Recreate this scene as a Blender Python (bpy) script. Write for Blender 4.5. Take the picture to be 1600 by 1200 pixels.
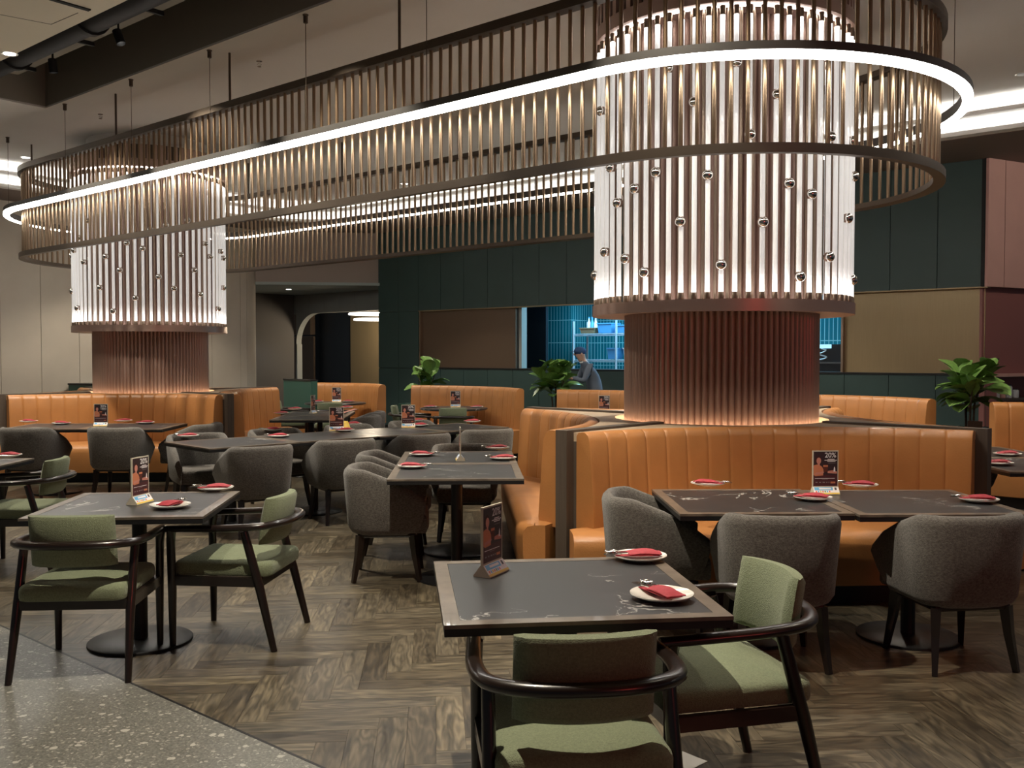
import bpy, bmesh, math, random
from mathutils import Vector, Matrix
random.seed(7)
for o in list(bpy.data.objects): bpy.data.objects.remove(o)
scn = bpy.context.scene
C = scn.collection
PI = math.pi

# ------------------------------------------------------------------ camera
F, HOR, EYE = 1494.0, 555.0, 1.552
PITCH = math.atan((600 - HOR) / F)
cam = bpy.data.cameras.new('camera'); cam.sensor_width = 36; cam.lens = F / 1600 * 36
cam.clip_start = 0.05; cam.clip_end = 100
cam_o = bpy.data.objects.new('camera', cam); C.objects.link(cam_o)
cam_o.location = (0, 0, EYE); cam_o.rotation_euler = (PI/2 - PITCH, 0, 0)
scn.camera = cam_o

# ------------------------------------------------------------------ world, exposure
w = bpy.data.worlds.new('world'); scn.world = w; w.use_nodes = True
w.node_tree.nodes['Background'].inputs[0].default_value = (0.85, 0.93, 1.0, 1)
w.node_tree.nodes['Background'].inputs[1].default_value = 0.05
scn.view_settings.view_transform = 'Standard'; scn.view_settings.look = 'None'
scn.view_settings.exposure = 0.34; scn.view_settings.gamma = 1.0
scn.view_settings.use_curve_mapping = False

# room frame: u along the pendant axis (towards the right), v across it (away from the camera)
TH = math.radians(-40.4)
E1 = (math.cos(TH), math.sin(TH)); EN = (-math.sin(TH), math.cos(TH))
def W(u, v, z=0.0): return (u*E1[0] + v*EN[0], u*E1[1] + v*EN[1], z)
def ID(x, y, z=0.0): return (x, y, z)
def at(px, py, z):
    """point of the horizontal plane at height z that lies on a sight line"""
    c, s = math.cos(PITCH), math.sin(PITCH)
    X, Yd, Zd = (px-800)/F, (600-py)/F, -1.0
    d = Vector((X, c + Yd*s, -s + Yd*c))
    t = (z - EYE) / d.z
    return Vector((d.x*t, d.y*t, z))

ZC = 4.45     # main ceiling
# spots aimed down, most of them added to brighten the room: (x, y, z, watts, cone deg, radius)
def spot(name, loc, tgt, watts, cone, rad=0.035, col=(1, .89, .72), blend=.35):
    l = bpy.data.lights.new(name, 'SPOT'); l.energy = watts; l.spot_size = math.radians(cone)
    l.spot_blend = blend; l.shadow_soft_size = rad; l.color = col
    o = bpy.data.objects.new(name, l); C.objects.link(o); o.location = loc
    o.rotation_euler = (Vector(tgt) - Vector(loc)).to_track_quat('-Z', 'Y').to_euler()
    return o
SPOTS = [(-.65, 3.75, 760, 95), (-5.2, 6.2, 330, 90), (1.25, 9.6, 480, 100), (3.3, 4.2, 110, 90),
         (-1.82, 16.2, 300, 95), (3.3, 9.45, 330, 100), (-5.4, 15.7, 330, 110), (-6.6, 10.4, 330, 90), (5.3, 9.3, 130, 90), (2.2, 12.6, 330, 100)]  # all but the near-table key and the far visible downlight are added fill
spot('added_wall_fill', (7.5, 10.4, 4.08), (6.9, 12.9, 2.6), 70, 110)  # unseen lamp added to brighten the pink wall
for i, (x, y, e, cn) in enumerate(SPOTS):
    spot('key_or_fill_beam', (x, y, ZC - .012), (x, y, 0), e, cn)
# spots added in the ceiling slot to light the tables beyond it: (u, target x, y, watts)
SLOT_FILL = [(-10.3, -4.6, 10.6, 400), (-8.9, -2.3, 8.9, 400), (-6.6, -.9, 7.6, 330), (-3.2, 1.7, 5.6, 200)]
for (u, tx, ty, e) in SLOT_FILL:
    _p = Vector(W(u, 4.62, 4.62)); _d = (Vector((tx, ty, .7))-_p).normalized(); spot('slot_fill_beam', _p+_d*.09, (tx, ty, .7), e, 75)
# light of a red sign across the mall corridor behind the viewer
rl = bpy.data.lights.new('red_sign_light', 'AREA'); rl.energy = 20; rl.color = (1, .09, .07); rl.shape = 'RECTANGLE'; rl.size = 1.6; rl.size_y = .5
ro = bpy.data.objects.new('red_sign_light', rl); C.objects.link(ro); ro.location = (4.2, -1.8, 2.6)
ro.rotation_euler = (Vector((1.6, 7, 1.4)) - ro.location).to_track_quat('-Z', 'Y').to_euler()
# kitchen tube light
kl = bpy.data.lights.new('kitchen_light', 'AREA'); kl.energy = 190; kl.color = (.36, .74, 1); kl.shape = 'RECTANGLE'; kl.size = 4.5; kl.size_y = .5
ko = bpy.data.objects.new('kitchen_light', kl); C.objects.link(ko); ko.location = W(-8.6, 14.5, 2.95); ko.rotation_euler = (0, 0, TH)

# ------------------------------------------------------------------ materials
def lin(c): return tuple(((x/12.92) if x <= .04045 else ((x+.055)/1.055)**2.4) for x in c)
def hexc(h): return lin(tuple(int(h[i:i+2], 16)/255 for i in (0, 2, 4)))
def mat(name, col, rough=.5, metal=0.0, var=0.0, scale=8.0, bump=0.0, bscale=60.0, stretch=(1, 1, 1), coat=0.0, spec=.5, emis=None, es=0.0, sheen=0.0):
    m = bpy.data.materials.new(name); m.use_nodes = True
    nt = m.node_tree; b = nt.nodes['Principled BSDF']
    c = hexc(col) if isinstance(col, str) else col
    b.inputs['Base Color'].default_value = (*c, 1); b.inputs['Roughness'].default_value = rough
    b.inputs['Metallic'].default_value = metal; b.inputs['Coat Weight'].default_value = coat
    b.inputs['Specular IOR Level'].default_value = spec
    b.inputs['Sheen Weight'].default_value = sheen
    if emis:
        b.inputs['Emission Color'].default_value = (*emis, 1); b.inputs['Emission Strength'].default_value = es
    if var or bump:
        tc = nt.nodes.new('ShaderNodeTexCoord'); mp = nt.nodes.new('ShaderNodeMapping'); mp.inputs['Scale'].default_value = stretch
        nt.links.new(tc.outputs['Object'], mp.inputs[0])
    if var:
        n = nt.nodes.new('ShaderNodeTexNoise'); n.inputs['Scale'].default_value = scale; n.inputs['Detail'].default_value = 5
        nt.links.new(mp.outputs[0], n.inputs['Vector'])
        r = nt.nodes.new('ShaderNodeMapRange'); r.inputs[3].default_value = 1-var; r.inputs[4].default_value = 1+var
        r.inputs[1].default_value = .3; r.inputs[2].default_value = .7
        nt.links.new(n.outputs[0], r.inputs[0])
        mx = nt.nodes.new('ShaderNodeVectorMath'); mx.operation = 'SCALE'; mx.inputs[0].default_value = c
        nt.links.new(r.outputs[0], mx.inputs['Scale']); nt.links.new(mx.outputs[0], b.inputs['Base Color'])
    if bump:
        n2 = nt.nodes.new('ShaderNodeTexNoise'); n2.inputs['Scale'].default_value = bscale; n2.inputs['Detail'].default_value = 3
        nt.links.new(mp.outputs[0], n2.inputs['Vector'])
        bp = nt.nodes.new('ShaderNodeBump'); bp.inputs['Strength'].default_value = bump; bp.inputs['Distance'].default_value = .01
        nt.links.new(n2.outputs[0], bp.inputs['Height']); nt.links.new(bp.outputs[0], b.inputs['Normal'])
    return m
def emat(name, col, s):
    m = bpy.data.materials.new(name); m.use_nodes = True; nt = m.node_tree; nt.nodes.clear()
    e = nt.nodes.new('ShaderNodeEmission'); e.inputs[0].default_value = (*col, 1); e.inputs[1].default_value = s
    o = nt.nodes.new('ShaderNodeOutputMaterial'); nt.links.new(e.outputs[0], o.inputs[0]); return m
M = {}
M['ceil'] = mat('ceiling_plaster', 'cbc7c0', .85, var=.04, scale=.8)
M['ceil_near'] = mat('near_ceiling_plaster', 'd6ccb6', .85, var=.03, scale=1)
M['soffit'] = mat('soffit_plaster', '7d7068', .8)
M['cove'] = mat('cove_plaster', 'e6e4df', .8)
M['black'] = mat('matte_black', '0b0b0c', .6)
M['void'] = mat('void_black', '1b1a17', .8)
M['slotface'] = mat('slot_face_grey', '8e887c', .8)
M['greypanel'] = mat('grey_wall_panel', 'c2b8a8', .75, var=.05, scale=2)
M['fascia'] = mat('fascia_plaster', 'a3958b', .8)
M['alc'] = mat('alcove_panel_grey', '8f918c', .75)
M['alcceil'] = mat('alcove_ceiling', 'a8b2b0', .8)
M['green'] = mat('dark_green_panel', '22392f', .6, var=.06, scale=2)
M['green'] = mat('dark_green_panel', (.031, .064, .060), .5, var=.06, scale=2)
M['gold'] = mat('brushed_gold_panel', (.33, .245, .135), .42, metal=.5, var=.05, scale=3, stretch=(40, 40, 1))
M['bronzepanel'] = mat('bronze_panel', (.15, .105, .075), .4, metal=.6)
M['pink'] = mat('dusty_pink_panel', (.62, .37, .33), .65, var=.04, scale=3)
M['maroon'] = mat('maroon_panel', (.30, .12, .11), .45)
M['bronze'] = mat('bronze_metal', (.30, .21, .135), .34, metal=.9)
M['rail'] = mat('dark_bronze_rail', (.10, .076, .056), .42, metal=.6)
M['copper'] = mat('rose_copper', (.36, .27, .205), .34, metal=.9)
M['flute'] = mat('fluted_copper', (.44, .305, .255), .36, metal=.55)
M['tube'] = mat('frosted_glass_tube', (.80, .79, .77), .16, coat=.3, emis=(1, .96, .91), es=.30)
M['led'] = emat('led_white', (1, .975, .91), 25.0)
M['leddim'] = emat('led_strip_warm', (1, .72, .46), 15.0)
M['ledcove'] = emat('led_strip_cove', (1, .985, .96), 11.0)
M['leddrum'] = emat('led_strip_drum', (1, .95, .9), 10.0)
for i_, s_ in enumerate((1.9, 1.3, .95, .7, .5, .38)): M['tubeend%d' % i_] = mat('tube_end_glow_step', (.80, .79, .77), .16, coat=.3, emis=(1, .96, .92), es=s_)  # glow fading along the tube ends, stepped into the emission
M['downl'] = emat('downlight_lens', (1, .95, .88), 6.0)
M['ringl'] = emat('ring_lamp_glow', (1, .93, .8), 5.0)
M['chrome'] = mat('mirror_chrome', (.85, .83, .8), .04, metal=1)
M['steel'] = mat('cutlery_steel', (.75, .73, .7), .15, metal=1)
M['leather'] = mat('tan_leather', (.44, .19, .06), .40, var=.08, scale=5, bump=.12, bscale=90)
M['darkwood'] = mat('dark_stained_wood', (.012, .0065, .005), .28, var=.2, scale=6, stretch=(1, 1, .15), coat=.25)
M['postwood'] = mat('grey_brown_wood', (.085, .065, .05), .5, var=.15, scale=6, stretch=(6, 6, .4))
M['ledge'] = mat('beige_stone_ledge', (.42, .32, .22), .55, var=.08, scale=6)
M['rimwood'] = mat('table_rim_wood', (.15, .122, .095), .28, var=.3, scale=14, stretch=(1, 1, 1), coat=.2)
M['sagefab'] = mat('sage_green_fabric', (.185, .215, .125), .9, var=.18, scale=140, bump=.5, bscale=260, sheen=.15)
M['greyfab'] = mat('charcoal_tweed_fabric', (.108, .098, .086), .95, var=.4, scale=75, bump=.5, bscale=170, stretch=(1, 1, 1.6), sheen=.2)
M['metalblk'] = mat('black_powder_metal', (.012, .012, .013), .42, metal=.2)
M['plate'] = mat('white_porcelain', (.78, .76, .70), .12, coat=.4)
M['napkin'] = mat('crimson_napkin', (.36, .030, .044), .75, var=.12, scale=60)
M['acryl'] = mat('acrylic_edge', (.62, .58, .46), .2)
M['poster'] = mat('poster_dark', (.035, .022, .026), .35)
M['posterlow'] = mat('poster_dark_red', (.075, .022, .026), .35)
M['pwhite'] = mat('print_white', (.85, .8, .8), .5)
M['pgrey'] = mat('print_grey', (.30, .27, .27), .5)
M['pskin'] = mat('print_skin', (.60, .25, .19), .5)
M['porange'] = mat('print_orange', (.62, .22, .11), .5)
M['phair'] = mat('print_hair', (.05, .015, .015), .5)
M['pdrink'] = mat('print_drink', (.11, .03, .02), .5)
M['pblue'] = mat('print_blue', (.12, .42, .72), .4)
M['pyellow'] = mat('print_yellow', (.80, .55, .08), .4)
M['pred'] = mat('print_red', (.70, .14, .08), .4)
M['leaf'] = mat('fig_leaf', (.125, .235, .055), .38, var=.25, scale=14, coat=.15)
M['vein'] = mat('fig_leaf_vein', (.22, .32, .10), .45)
M['bark'] = mat('bark', (.09, .06, .04), .85, var=.2, scale=30)
M['pebble'] = mat('black_pebble', (.02, .021, .022), .3)
M['partition'] = mat('green_partition', (.03, .10, .075), .5)
M['skin'] = mat('skin', (.50, .30, .22), .6)
M['cloth'] = mat('grey_blue_uniform', (.10, .12, .16), .85)
M['cap'] = mat('blue_cap', (.04, .09, .22), .8)
M['plastic_b'] = mat('blue_plastic', (.08, .30, .58), .4)
M['plastic_w'] = mat('white_plastic', (.7, .75, .78), .4)
M['carton'] = mat('carton', (.32, .23, .13), .8)
M['rackmetal'] = mat('rack_metal', (.45, .52, .58), .45, metal=.3)
M['kdark'] = mat('kitchen_dark', (.012, .016, .022), .4)

def tile_mat():
    m = mat('teal_tile', (.02, .22, .26), .2); nt = m.node_tree; b = nt.nodes['Principled BSDF']
    tc = nt.nodes.new('ShaderNodeTexCoord'); br = nt.nodes.new('ShaderNodeTexBrick')
    br.offset = 0; br.inputs['Color1'].default_value = (.006, .10, .13, 1); br.inputs['Color2'].default_value = (.009, .13, .16, 1); br.inputs['Mortar'].default_value = (.20, .42, .44, 1)
    br.inputs['Scale'].default_value = 1; br.inputs['Brick Width'].default_value = .075; br.inputs['Row Height'].default_value = .45; br.inputs['Mortar Size'].default_value = .006
    nt.links.new(tc.outputs['UV'], br.inputs['Vector']); nt.links.new(br.outputs[0], b.inputs['Base Color']); return m
M['tile'] = tile_mat()

def terrazzo():
    m = mat('terrazzo', (.2, .2, .18), .36); nt = m.node_tree; b = nt.nodes['Principled BSDF']
    tc = nt.nodes.new('ShaderNodeTexCoord')
    base = nt.nodes.new('ShaderNodeTexNoise'); base.inputs['Scale'].default_value = 90; base.inputs['Detail'].default_value = 6
    nt.links.new(tc.outputs['Object'], base.inputs['Vector'])
    cr = nt.nodes.new('ShaderNodeValToRGB'); cr.color_ramp.elements[0].position = .35; cr.color_ramp.elements[0].color = (.100, .100, .088, 1)
    cr.color_ramp.elements[1].position = .68; cr.color_ramp.elements[1].color = (.185, .182, .160, 1)
    nt.links.new(base.outputs[0], cr.inputs[0])
    prev = cr.outputs[0]
    for sc, th, col, dist in ((46, .12, (.34, .325, .285, 1), .06), (24, .06, (.40, .385, .34, 1), .08), (85, .16, (.27, .26, .225, 1), .05)):
        wv = nt.nodes.new('ShaderNodeTexNoise'); wv.inputs['Scale'].default_value = sc*.9
        nt.links.new(tc.outputs['Object'], wv.inputs['Vector'])
        ad = nt.nodes.new('ShaderNodeMixRGB'); ad.blend_type = 'ADD'; ad.inputs[0].default_value = dist*.5
        nt.links.new(tc.outputs['Object'], ad.inputs[1]); nt.links.new(wv.outputs[1], ad.inputs[2])
        vo = nt.nodes.new('ShaderNodeTexVoronoi'); vo.inputs['Scale'].default_value = sc; vo.feature = 'F1'
        nt.links.new(ad.outputs[0], vo.inputs['Vector'])
        sep = nt.nodes.new('ShaderNodeSeparateColor'); nt.links.new(vo.outputs['Color'], sep.inputs[0])
        lt = nt.nodes.new('ShaderNodeMath'); lt.operation = 'LESS_THAN'; lt.inputs[1].default_value = .34
        nt.links.new(vo.outputs['Distance'], lt.inputs[0])
        g = nt.nodes.new('ShaderNodeMath'); g.operation = 'LESS_THAN'; g.inputs[1].default_value = th*2.2
        nt.links.new(sep.outputs[0], g.inputs[0])
        mu = nt.nodes.new('ShaderNodeMath'); mu.operation = 'MULTIPLY'; nt.links.new(lt.outputs[0], mu.inputs[0]); nt.links.new(g.outputs[0], mu.inputs[1])
        mx = nt.nodes.new('ShaderNodeMixRGB'); nt.links.new(mu.outputs[0], mx.inputs[0]); nt.links.new(prev, mx.inputs[1]); mx.inputs[2].default_value = col
        prev = mx.outputs[0]
    nt.links.new(prev, b.inputs['Base Color']); return m
M['terrazzo'] = terrazzo()

def plank_mat():
    m = mat('oak_plank', (.15, .11, .07), .33); nt = m.node_tree; b = nt.nodes['Principled BSDF']
    N = nt.nodes.new; L = nt.links.new
    oi = N('ShaderNodeObjectInfo'); ge = N('ShaderNodeNewGeometry')
    s = N('ShaderNodeMath'); s.operation = 'ADD'; L(oi.outputs['Random'], s.inputs[0]); L(ge.outputs['Random Per Island'], s.inputs[1])
    fr = N('ShaderNodeMath'); fr.operation = 'FRACT'; L(s.outputs[0], fr.inputs[0])
    off = N('ShaderNodeMath'); off.operation = 'MULTIPLY'; off.inputs[1].default_value = 57.3; L(fr.outputs[0], off.inputs[0])
    tc = N('ShaderNodeUVMap'); tc.uv_map = 'UVMap'
    cb = N('ShaderNodeCombineXYZ'); L(off.outputs[0], cb.inputs[2]); L(off.outputs[0], cb.inputs[0])
    ad = N('ShaderNodeVectorMath'); ad.operation = 'ADD'; L(tc.outputs[0], ad.inputs[0]); L(cb.outputs[0], ad.inputs[1])
    mp = N('ShaderNodeMapping'); mp.inputs['Scale'].default_value = (3.0, 24, 1); L(ad.outputs[0], mp.inputs[0])
    n1 = N('ShaderNodeTexNoise'); n1.inputs['Scale'].default_value = 1.3; n1.inputs['Detail'].default_value = 7; n1.inputs['Distortion'].default_value = .9; L(mp.outputs[0], n1.inputs['Vector'])
    mp2 = N('ShaderNodeMapping'); mp2.inputs['Scale'].default_value = (1.6, 8, 1); L(ad.outputs[0], mp2.inputs[0])
    n2 = N('ShaderNodeTexNoise'); n2.inputs['Scale'].default_value = 1.2; n2.inputs['Detail'].default_value = 2; L(mp2.outputs[0], n2.inputs['Vector'])
    mul = N('ShaderNodeMath'); mul.operation = 'MULTIPLY'; mul.inputs[1].default_value = 9.0; L(n2.outputs[0], mul.inputs[0])
    sn = N('ShaderNodeMath'); sn.operation = 'SINE'; m6 = N('ShaderNodeMath'); m6.operation = 'MULTIPLY'; m6.inputs[1].default_value = 6.28; L(mul.outputs[0], m6.inputs[0]); L(m6.outputs[0], sn.inputs[0])
    c1 = N('ShaderNodeValToRGB'); e = c1.color_ramp.elements
    e[0].position = .0; e[0].color = (.062, .048, .030, 1); e[1].position = 1; e[1].color = (.150, .122, .078, 1)
    k = c1.color_ramp.elements.new(.5); k.color = (.096, .077, .050, 1)
    k = c1.color_ramp.elements.new(.75); k.color = (.113, .094, .064, 1)
    L(fr.outputs[0], c1.inputs[0])
    r1 = N('ShaderNodeMapRange'); r1.inputs[1].default_value = .3; r1.inputs[2].default_value = .72; r1.inputs[3].default_value = .38; r1.inputs[4].default_value = 1.42; L(n1.outputs[0], r1.inputs[0])
    r2 = N('ShaderNodeMapRange'); r2.inputs[1].default_value = -1; r2.inputs[2].default_value = 1; r2.inputs[3].default_value = .64; r2.inputs[4].default_value = 1.2; L(sn.outputs[0], r2.inputs[0])
    mm = N('ShaderNodeMath'); mm.operation = 'MULTIPLY'; L(r1.outputs[0], mm.inputs[0]); L(r2.outputs[0], mm.inputs[1])
    sc = N('ShaderNodeVectorMath'); sc.operation = 'SCALE'; L(c1.outputs[0], sc.inputs[0]); L(mm.outputs[0], sc.inputs['Scale'])
    L(sc.outputs[0], b.inputs['Base Color'])
    bp = N('ShaderNodeBump'); bp.inputs['Strength'].default_value = .08; bp.inputs['Distance'].default_value = .001; L(n1.outputs[0], bp.inputs['Height']); L(bp.outputs[0], b.inputs['Normal'])
    return m
M['plank'] = plank_mat()

def stone_mat():
    m = mat('dark_marble', (.03, .03, .03), .33); nt = m.node_tree; b = nt.nodes['Principled BSDF']; N = nt.nodes.new; L = nt.links.new
    tc = N('ShaderNodeTexCoord'); oi = N('ShaderNodeObjectInfo')
    mul = N('ShaderNodeVectorMath'); mul.operation = 'SCALE'; L(oi.outputs['Location'], mul.inputs[0]); mul.inputs['Scale'].default_value = 1.7
    ad = N('ShaderNodeVectorMath'); ad.operation = 'ADD'; L(tc.outputs['Object'], ad.inputs[0]); L(mul.outputs[0], ad.inputs[1])
    n = N('ShaderNodeTexNoise'); n.inputs['Scale'].default_value = 2.2; n.inputs['Detail'].default_value = 6; n.inputs['Distortion'].default_value = .8; L(ad.outputs[0], n.inputs['Vector'])
    sb = N('ShaderNodeMath'); sb.operation = 'SUBTRACT'; sb.inputs[1].default_value = .5; L(n.outputs[0], sb.inputs[0])
    ab = N('ShaderNodeMath'); ab.operation = 'ABSOLUTE'; L(sb.outputs[0], ab.inputs[0])
    n2 = N('ShaderNodeTexNoise'); n2.inputs['Scale'].default_value = 3.0; L(ad.outputs[0], n2.inputs['Vector'])
    th = N('ShaderNodeMapRange'); th.inputs[1].default_value = .50; th.inputs[2].default_value = .75; th.inputs[3].default_value = 0; th.inputs[4].default_value = .013; L(n2.outputs[0], th.inputs[0])
    lt = N('ShaderNodeMath'); lt.operation = 'LESS_THAN'; L(ab.outputs[0], lt.inputs[0]); L(th.outputs[0], lt.inputs[1])
    mx = N('ShaderNodeMixRGB'); L(lt.outputs[0], mx.inputs[0]); mx.inputs[1].default_value = (.030, .030, .031, 1); mx.inputs[2].default_value = (.34, .33, .31, 1)
    L(mx.outputs[0], b.inputs['Base Color']); return m
M['stone'] = stone_mat()

# ------------------------------------------------------------------ mesh helpers
class MB:
    def __init__(s): s.v = []; s.f = []; s.m = []; s.uv = None
    def add(s, vs, fs, mi=0):
        o = len(s.v); s.v += [tuple(p) for p in vs]; s.f += [tuple(o+i for i in f) for f in fs]; s.m += [mi]*len(fs); return s
    def box(s, x0, x1, y0, y1, z0, z1, fr=ID, mi=0):
        return s.add([fr(x, y, z) for z in (z0, z1) for y in (y0, y1) for x in (x0, x1)],
                     [(0, 2, 3, 1), (4, 5, 7, 6), (0, 1, 5, 4), (2, 6, 7, 3), (0, 4, 6, 2), (1, 3, 7, 5)], mi)
    def prism(s, pts, z0, z1, fr=ID, mi=0):
        n = len(pts)
        return s.add([fr(x, y, z0) for x, y in pts] + [fr(x, y, z1) for x, y in pts],
                     [tuple(reversed(range(n))), tuple(range(n, 2*n))] + [(i, (i+1) % n, n+(i+1) % n, n+i) for i in range(n)], mi)
    def lathe(s, prof, n=32, c=(0, 0), mi=0, caps=True):
        vs = []; fs = []
        for r, z in prof:
            for k in range(n): a = 2*PI*k/n; vs.append((c[0]+r*math.cos(a), c[1]+r*math.sin(a), z))
        for j in range(len(prof)-1):
            for k in range(n): k2 = (k+1) % n; fs.append((j*n+k, j*n+k2, (j+1)*n+k2, (j+1)*n+k))
        if caps: fs.append(tuple(reversed(range(n)))); fs.append(tuple((len(prof)-1)*n+k for k in range(n)))
        return s.add(vs, fs, mi)
    def tube(s, pts, rads, n=8, mi=0, squash=None, caps=True):
        """swept round tube along a polyline; rads a number or a list; squash = (wide, high) factors"""
        P = [Vector(p) for p in pts]; m_ = len(P)
        if not isinstance(rads, (list, tuple)): rads = [rads]*m_
        vs = []; fs = []
        up = Vector((0, 0, 1))
        for i in range(m_):
            t = (P[min(i+1, m_-1)] - P[max(i-1, 0)]).normalized()
            a = t.cross(up)
            if a.length < .05: a = t.cross(Vector((0, 1, 0)))
            a.normalize(); b = a.cross(t).normalized()
            w_, h_ = squash or (1, 1)
            for k in range(n):
                an = 2*PI*(k+.5)/n
                vs.append(P[i] + a*(math.cos(an)*rads[i]*w_) + b*(math.sin(an)*rads[i]*h_))
        for i in range(m_-1):
            for k in range(n): k2 = (k+1) % n; fs.append((i*n+k, i*n+k2, (i+1)*n+k2, (i+1)*n+k))
        if caps: fs.append(tuple(reversed(range(n)))); fs.append(tuple((m_-1)*n+k for k in range(n)))
        return s.add(vs, fs, mi)
    def grid(s, rows, mi=0, closed_u=False, cap=False):
        """rows: list of equally long point lists"""
        n = len(rows[0]); vs = [p for r in rows for p in r]; fs = []
        for j in range(len(rows)-1):
            for k in range(n if closed_u else n-1):
                k2 = (k+1) % n; fs.append((j*n+k, j*n+k2, (j+1)*n+k2, (j+1)*n+k))
        if cap: fs.append(tuple(reversed(range(n)))); fs.append(tuple((len(rows)-1)*n+k for k in range(n)))
        return s.add(vs, fs, mi)
    def rbox(s, cx, cy, cz, sx, sy, sz, r=.02, seg=3, mi=0, bulge=0.0, taper=0.0):
        """rounded box; bulge lifts the top middle"""
        bm = bmesh.new(); bmesh.ops.create_cube(bm, size=1)
        for v in bm.verts: v.co.x *= sx; v.co.y *= sy; v.co.z *= sz
        if bulge: bmesh.ops.subdivide_edges(bm, edges=[e for e in bm.edges if abs(e.verts[0].co.z-e.verts[1].co.z) < 1e-6], cuts=3, use_grid_fill=True)
        sharp = [e for e in bm.edges if len(e.link_faces) == 2 and e.calc_face_angle() > .5]
        bmesh.ops.bevel(bm, geom=sharp, offset=r, segments=seg, profile=.5, affect='EDGES', clamp_overlap=True)
        for v in bm.verts:
            if bulge and v.co.z > 0: v.co.z += bulge*max(0, (1-(2*v.co.x/sx)**2))*max(0, (1-(2*v.co.y/sy)**2))
            if taper: k = 1 - taper*(.5 - v.co.z/sz); v.co.x *= k; v.co.y *= k
        bm.verts.index_update()
        s.add([(v.co.x+cx, v.co.y+cy, v.co.z+cz) for v in bm.verts], [[v.index for v in f.verts] for f in bm.faces], mi); bm.free(); return s
    def sphere(s, c, r, nu=14, nv=8, mi=0, sc=(1, 1, 1)):
        vs = [(c[0], c[1], c[2]-r*sc[2])]; fs = []
        for j in range(1, nv):
            p = -PI/2 + PI*j/nv
            for k in range(nu): a = 2*PI*k/nu; vs.append((c[0]+r*sc[0]*math.cos(p)*math.cos(a), c[1]+r*sc[1]*math.cos(p)*math.sin(a), c[2]+r*sc[2]*math.sin(p)))
        vs.append((c[0], c[1], c[2]+r*sc[2])); top = len(vs)-1
        for k in range(nu):
            k2 = (k+1) % nu; fs.append((0, 1+k2, 1+k))
            for j in range(nv-2): fs.append((1+j*nu+k, 1+j*nu+k2, 1+(j+1)*nu+k2, 1+(j+1)*nu+k))
            fs.append((top, 1+(nv-2)*nu+k, 1+(nv-2)*nu+k2))
        return s.add(vs, fs, mi)
    def mesh(s, name, mats, smooth=None, uvs=None):
        me = bpy.data.meshes.new(name); me.from_pydata(s.v, [], s.f)
        for x in (mats if isinstance(mats, (list, tuple)) else [mats]): me.materials.append(x)
        for p, k in zip(me.polygons, s.m): p.material_index = k
        if smooth is not None:
            me.shade_smooth(); me.set_sharp_from_angle(angle=math.radians(smooth))
        if uvs:
            l = me.uv_layers.new(name='UVMap')
            for lo in me.loops: l.data[lo.index].uv = uvs(lo.vertex_index)
        me.update(); return me
    def build(s, name, mats, parent=None, smooth=None, uvs=None, local=False):
        return obj(name, s.mesh(name, mats, smooth, uvs), parent)
def obj(name, me, parent=None, loc=None, rz=0.0):
    o = bpy.data.objects.new(name, me); C.objects.link(o)
    if parent: o.parent = parent
    if loc is not None: o.location = loc
    if rz: o.rotation_euler = (0, 0, rz)
    return o
def tag(o, label, cat, group=None, kind=None):
    o['label'] = label; o['category'] = cat
    if group: o['group'] = group
    if kind: o['kind'] = kind
    return o
def struct(o, label=None, cat=None):
    o['kind'] = 'structure'
    if label: o['label'] = label
    if cat: o['category'] = cat
    return o
def empty(name, loc=(0, 0, 0), rz=0.0):
    o = bpy.data.objects.new(name, None); C.objects.link(o); o.location = loc; o.rotation_euler = (0, 0, rz); o.empty_display_size = .1; return o
def copy_tree(o, parent=None):
    c = o.copy(); C.objects.link(c); c.parent = parent
    for ch in list(o.children): copy_tree(ch, c)
    return c
_used = set()
def place(proto, loc, rz, label, group=None):
    o = proto
    if proto.name in _used: o = copy_tree(proto)
    _used.add(proto.name)
    o.location = loc; o.rotation_euler = (0, 0, rz); o['label'] = label
    if group: o['group'] = group
    return o
def catmull(P, n=6, closed=False):
    P = [Vector(p) for p in P]; out = []; N = len(P)
    for i in range(N if closed else N-1):
        g = (lambda k: P[k % N]) if closed else (lambda k: P[max(0, min(N-1, k))])
        a, b, c, d = g(i-1), g(i), g(i+1), g(i+2)
        for j in range(n):
            t = j/n; out.append(.5*((2*b)+(c-a)*t+(2*a-5*b+4*c-d)*t*t+(3*b-a-3*c+d)*t*t*t))
    if not closed: out.append(P[-1])
    return out
# ================================================================== SETTING
# floor: herringbone planks (45 degrees to the room), recessed joints
VT = 2.235                       # edge between terrazzo and planks
fl = MB().box(-21, 9, 1.9, 17, -.06, -.006, W).build('floor', M['black']); struct(fl, 'dark herringbone oak plank floor of the dining area', 'floor')
PHI = math.radians(4.6); PL, PWD, NP = .60, .12, 5
ca, sa = math.cos(PHI), math.sin(PHI)
pm = MB()
e_, g_ = .0004, .0007
hx, hy = PL/2-g_/2, PWD/2-g_/2
pm.add([(-hx, -hy, -.008), (hx, -hy, -.008), (hx, hy, -.008), (-hx, hy, -.008), (-hx, -hy, -.001), (hx, -hy, -.001), (hx, hy, -.001), (-hx, hy, -.001),
        (-hx+e_, -hy+e_, 0), (hx-e_, -hy+e_, 0), (hx-e_, hy-e_, 0), (-hx+e_, hy-e_, 0)],
       [(8, 9, 10, 11)] + [(i, (i+1) % 4, 4+(i+1) % 4, 4+i) for i in range(4)] + [(4+i, 4+(i+1) % 4, 8+(i+1) % 4, 8+i) for i in range(4)])
plank_me = pm.mesh('plank', M['plank'], uvs=lambda i: (pm.v[i][0], pm.v[i][1]))
planks = []
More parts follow.
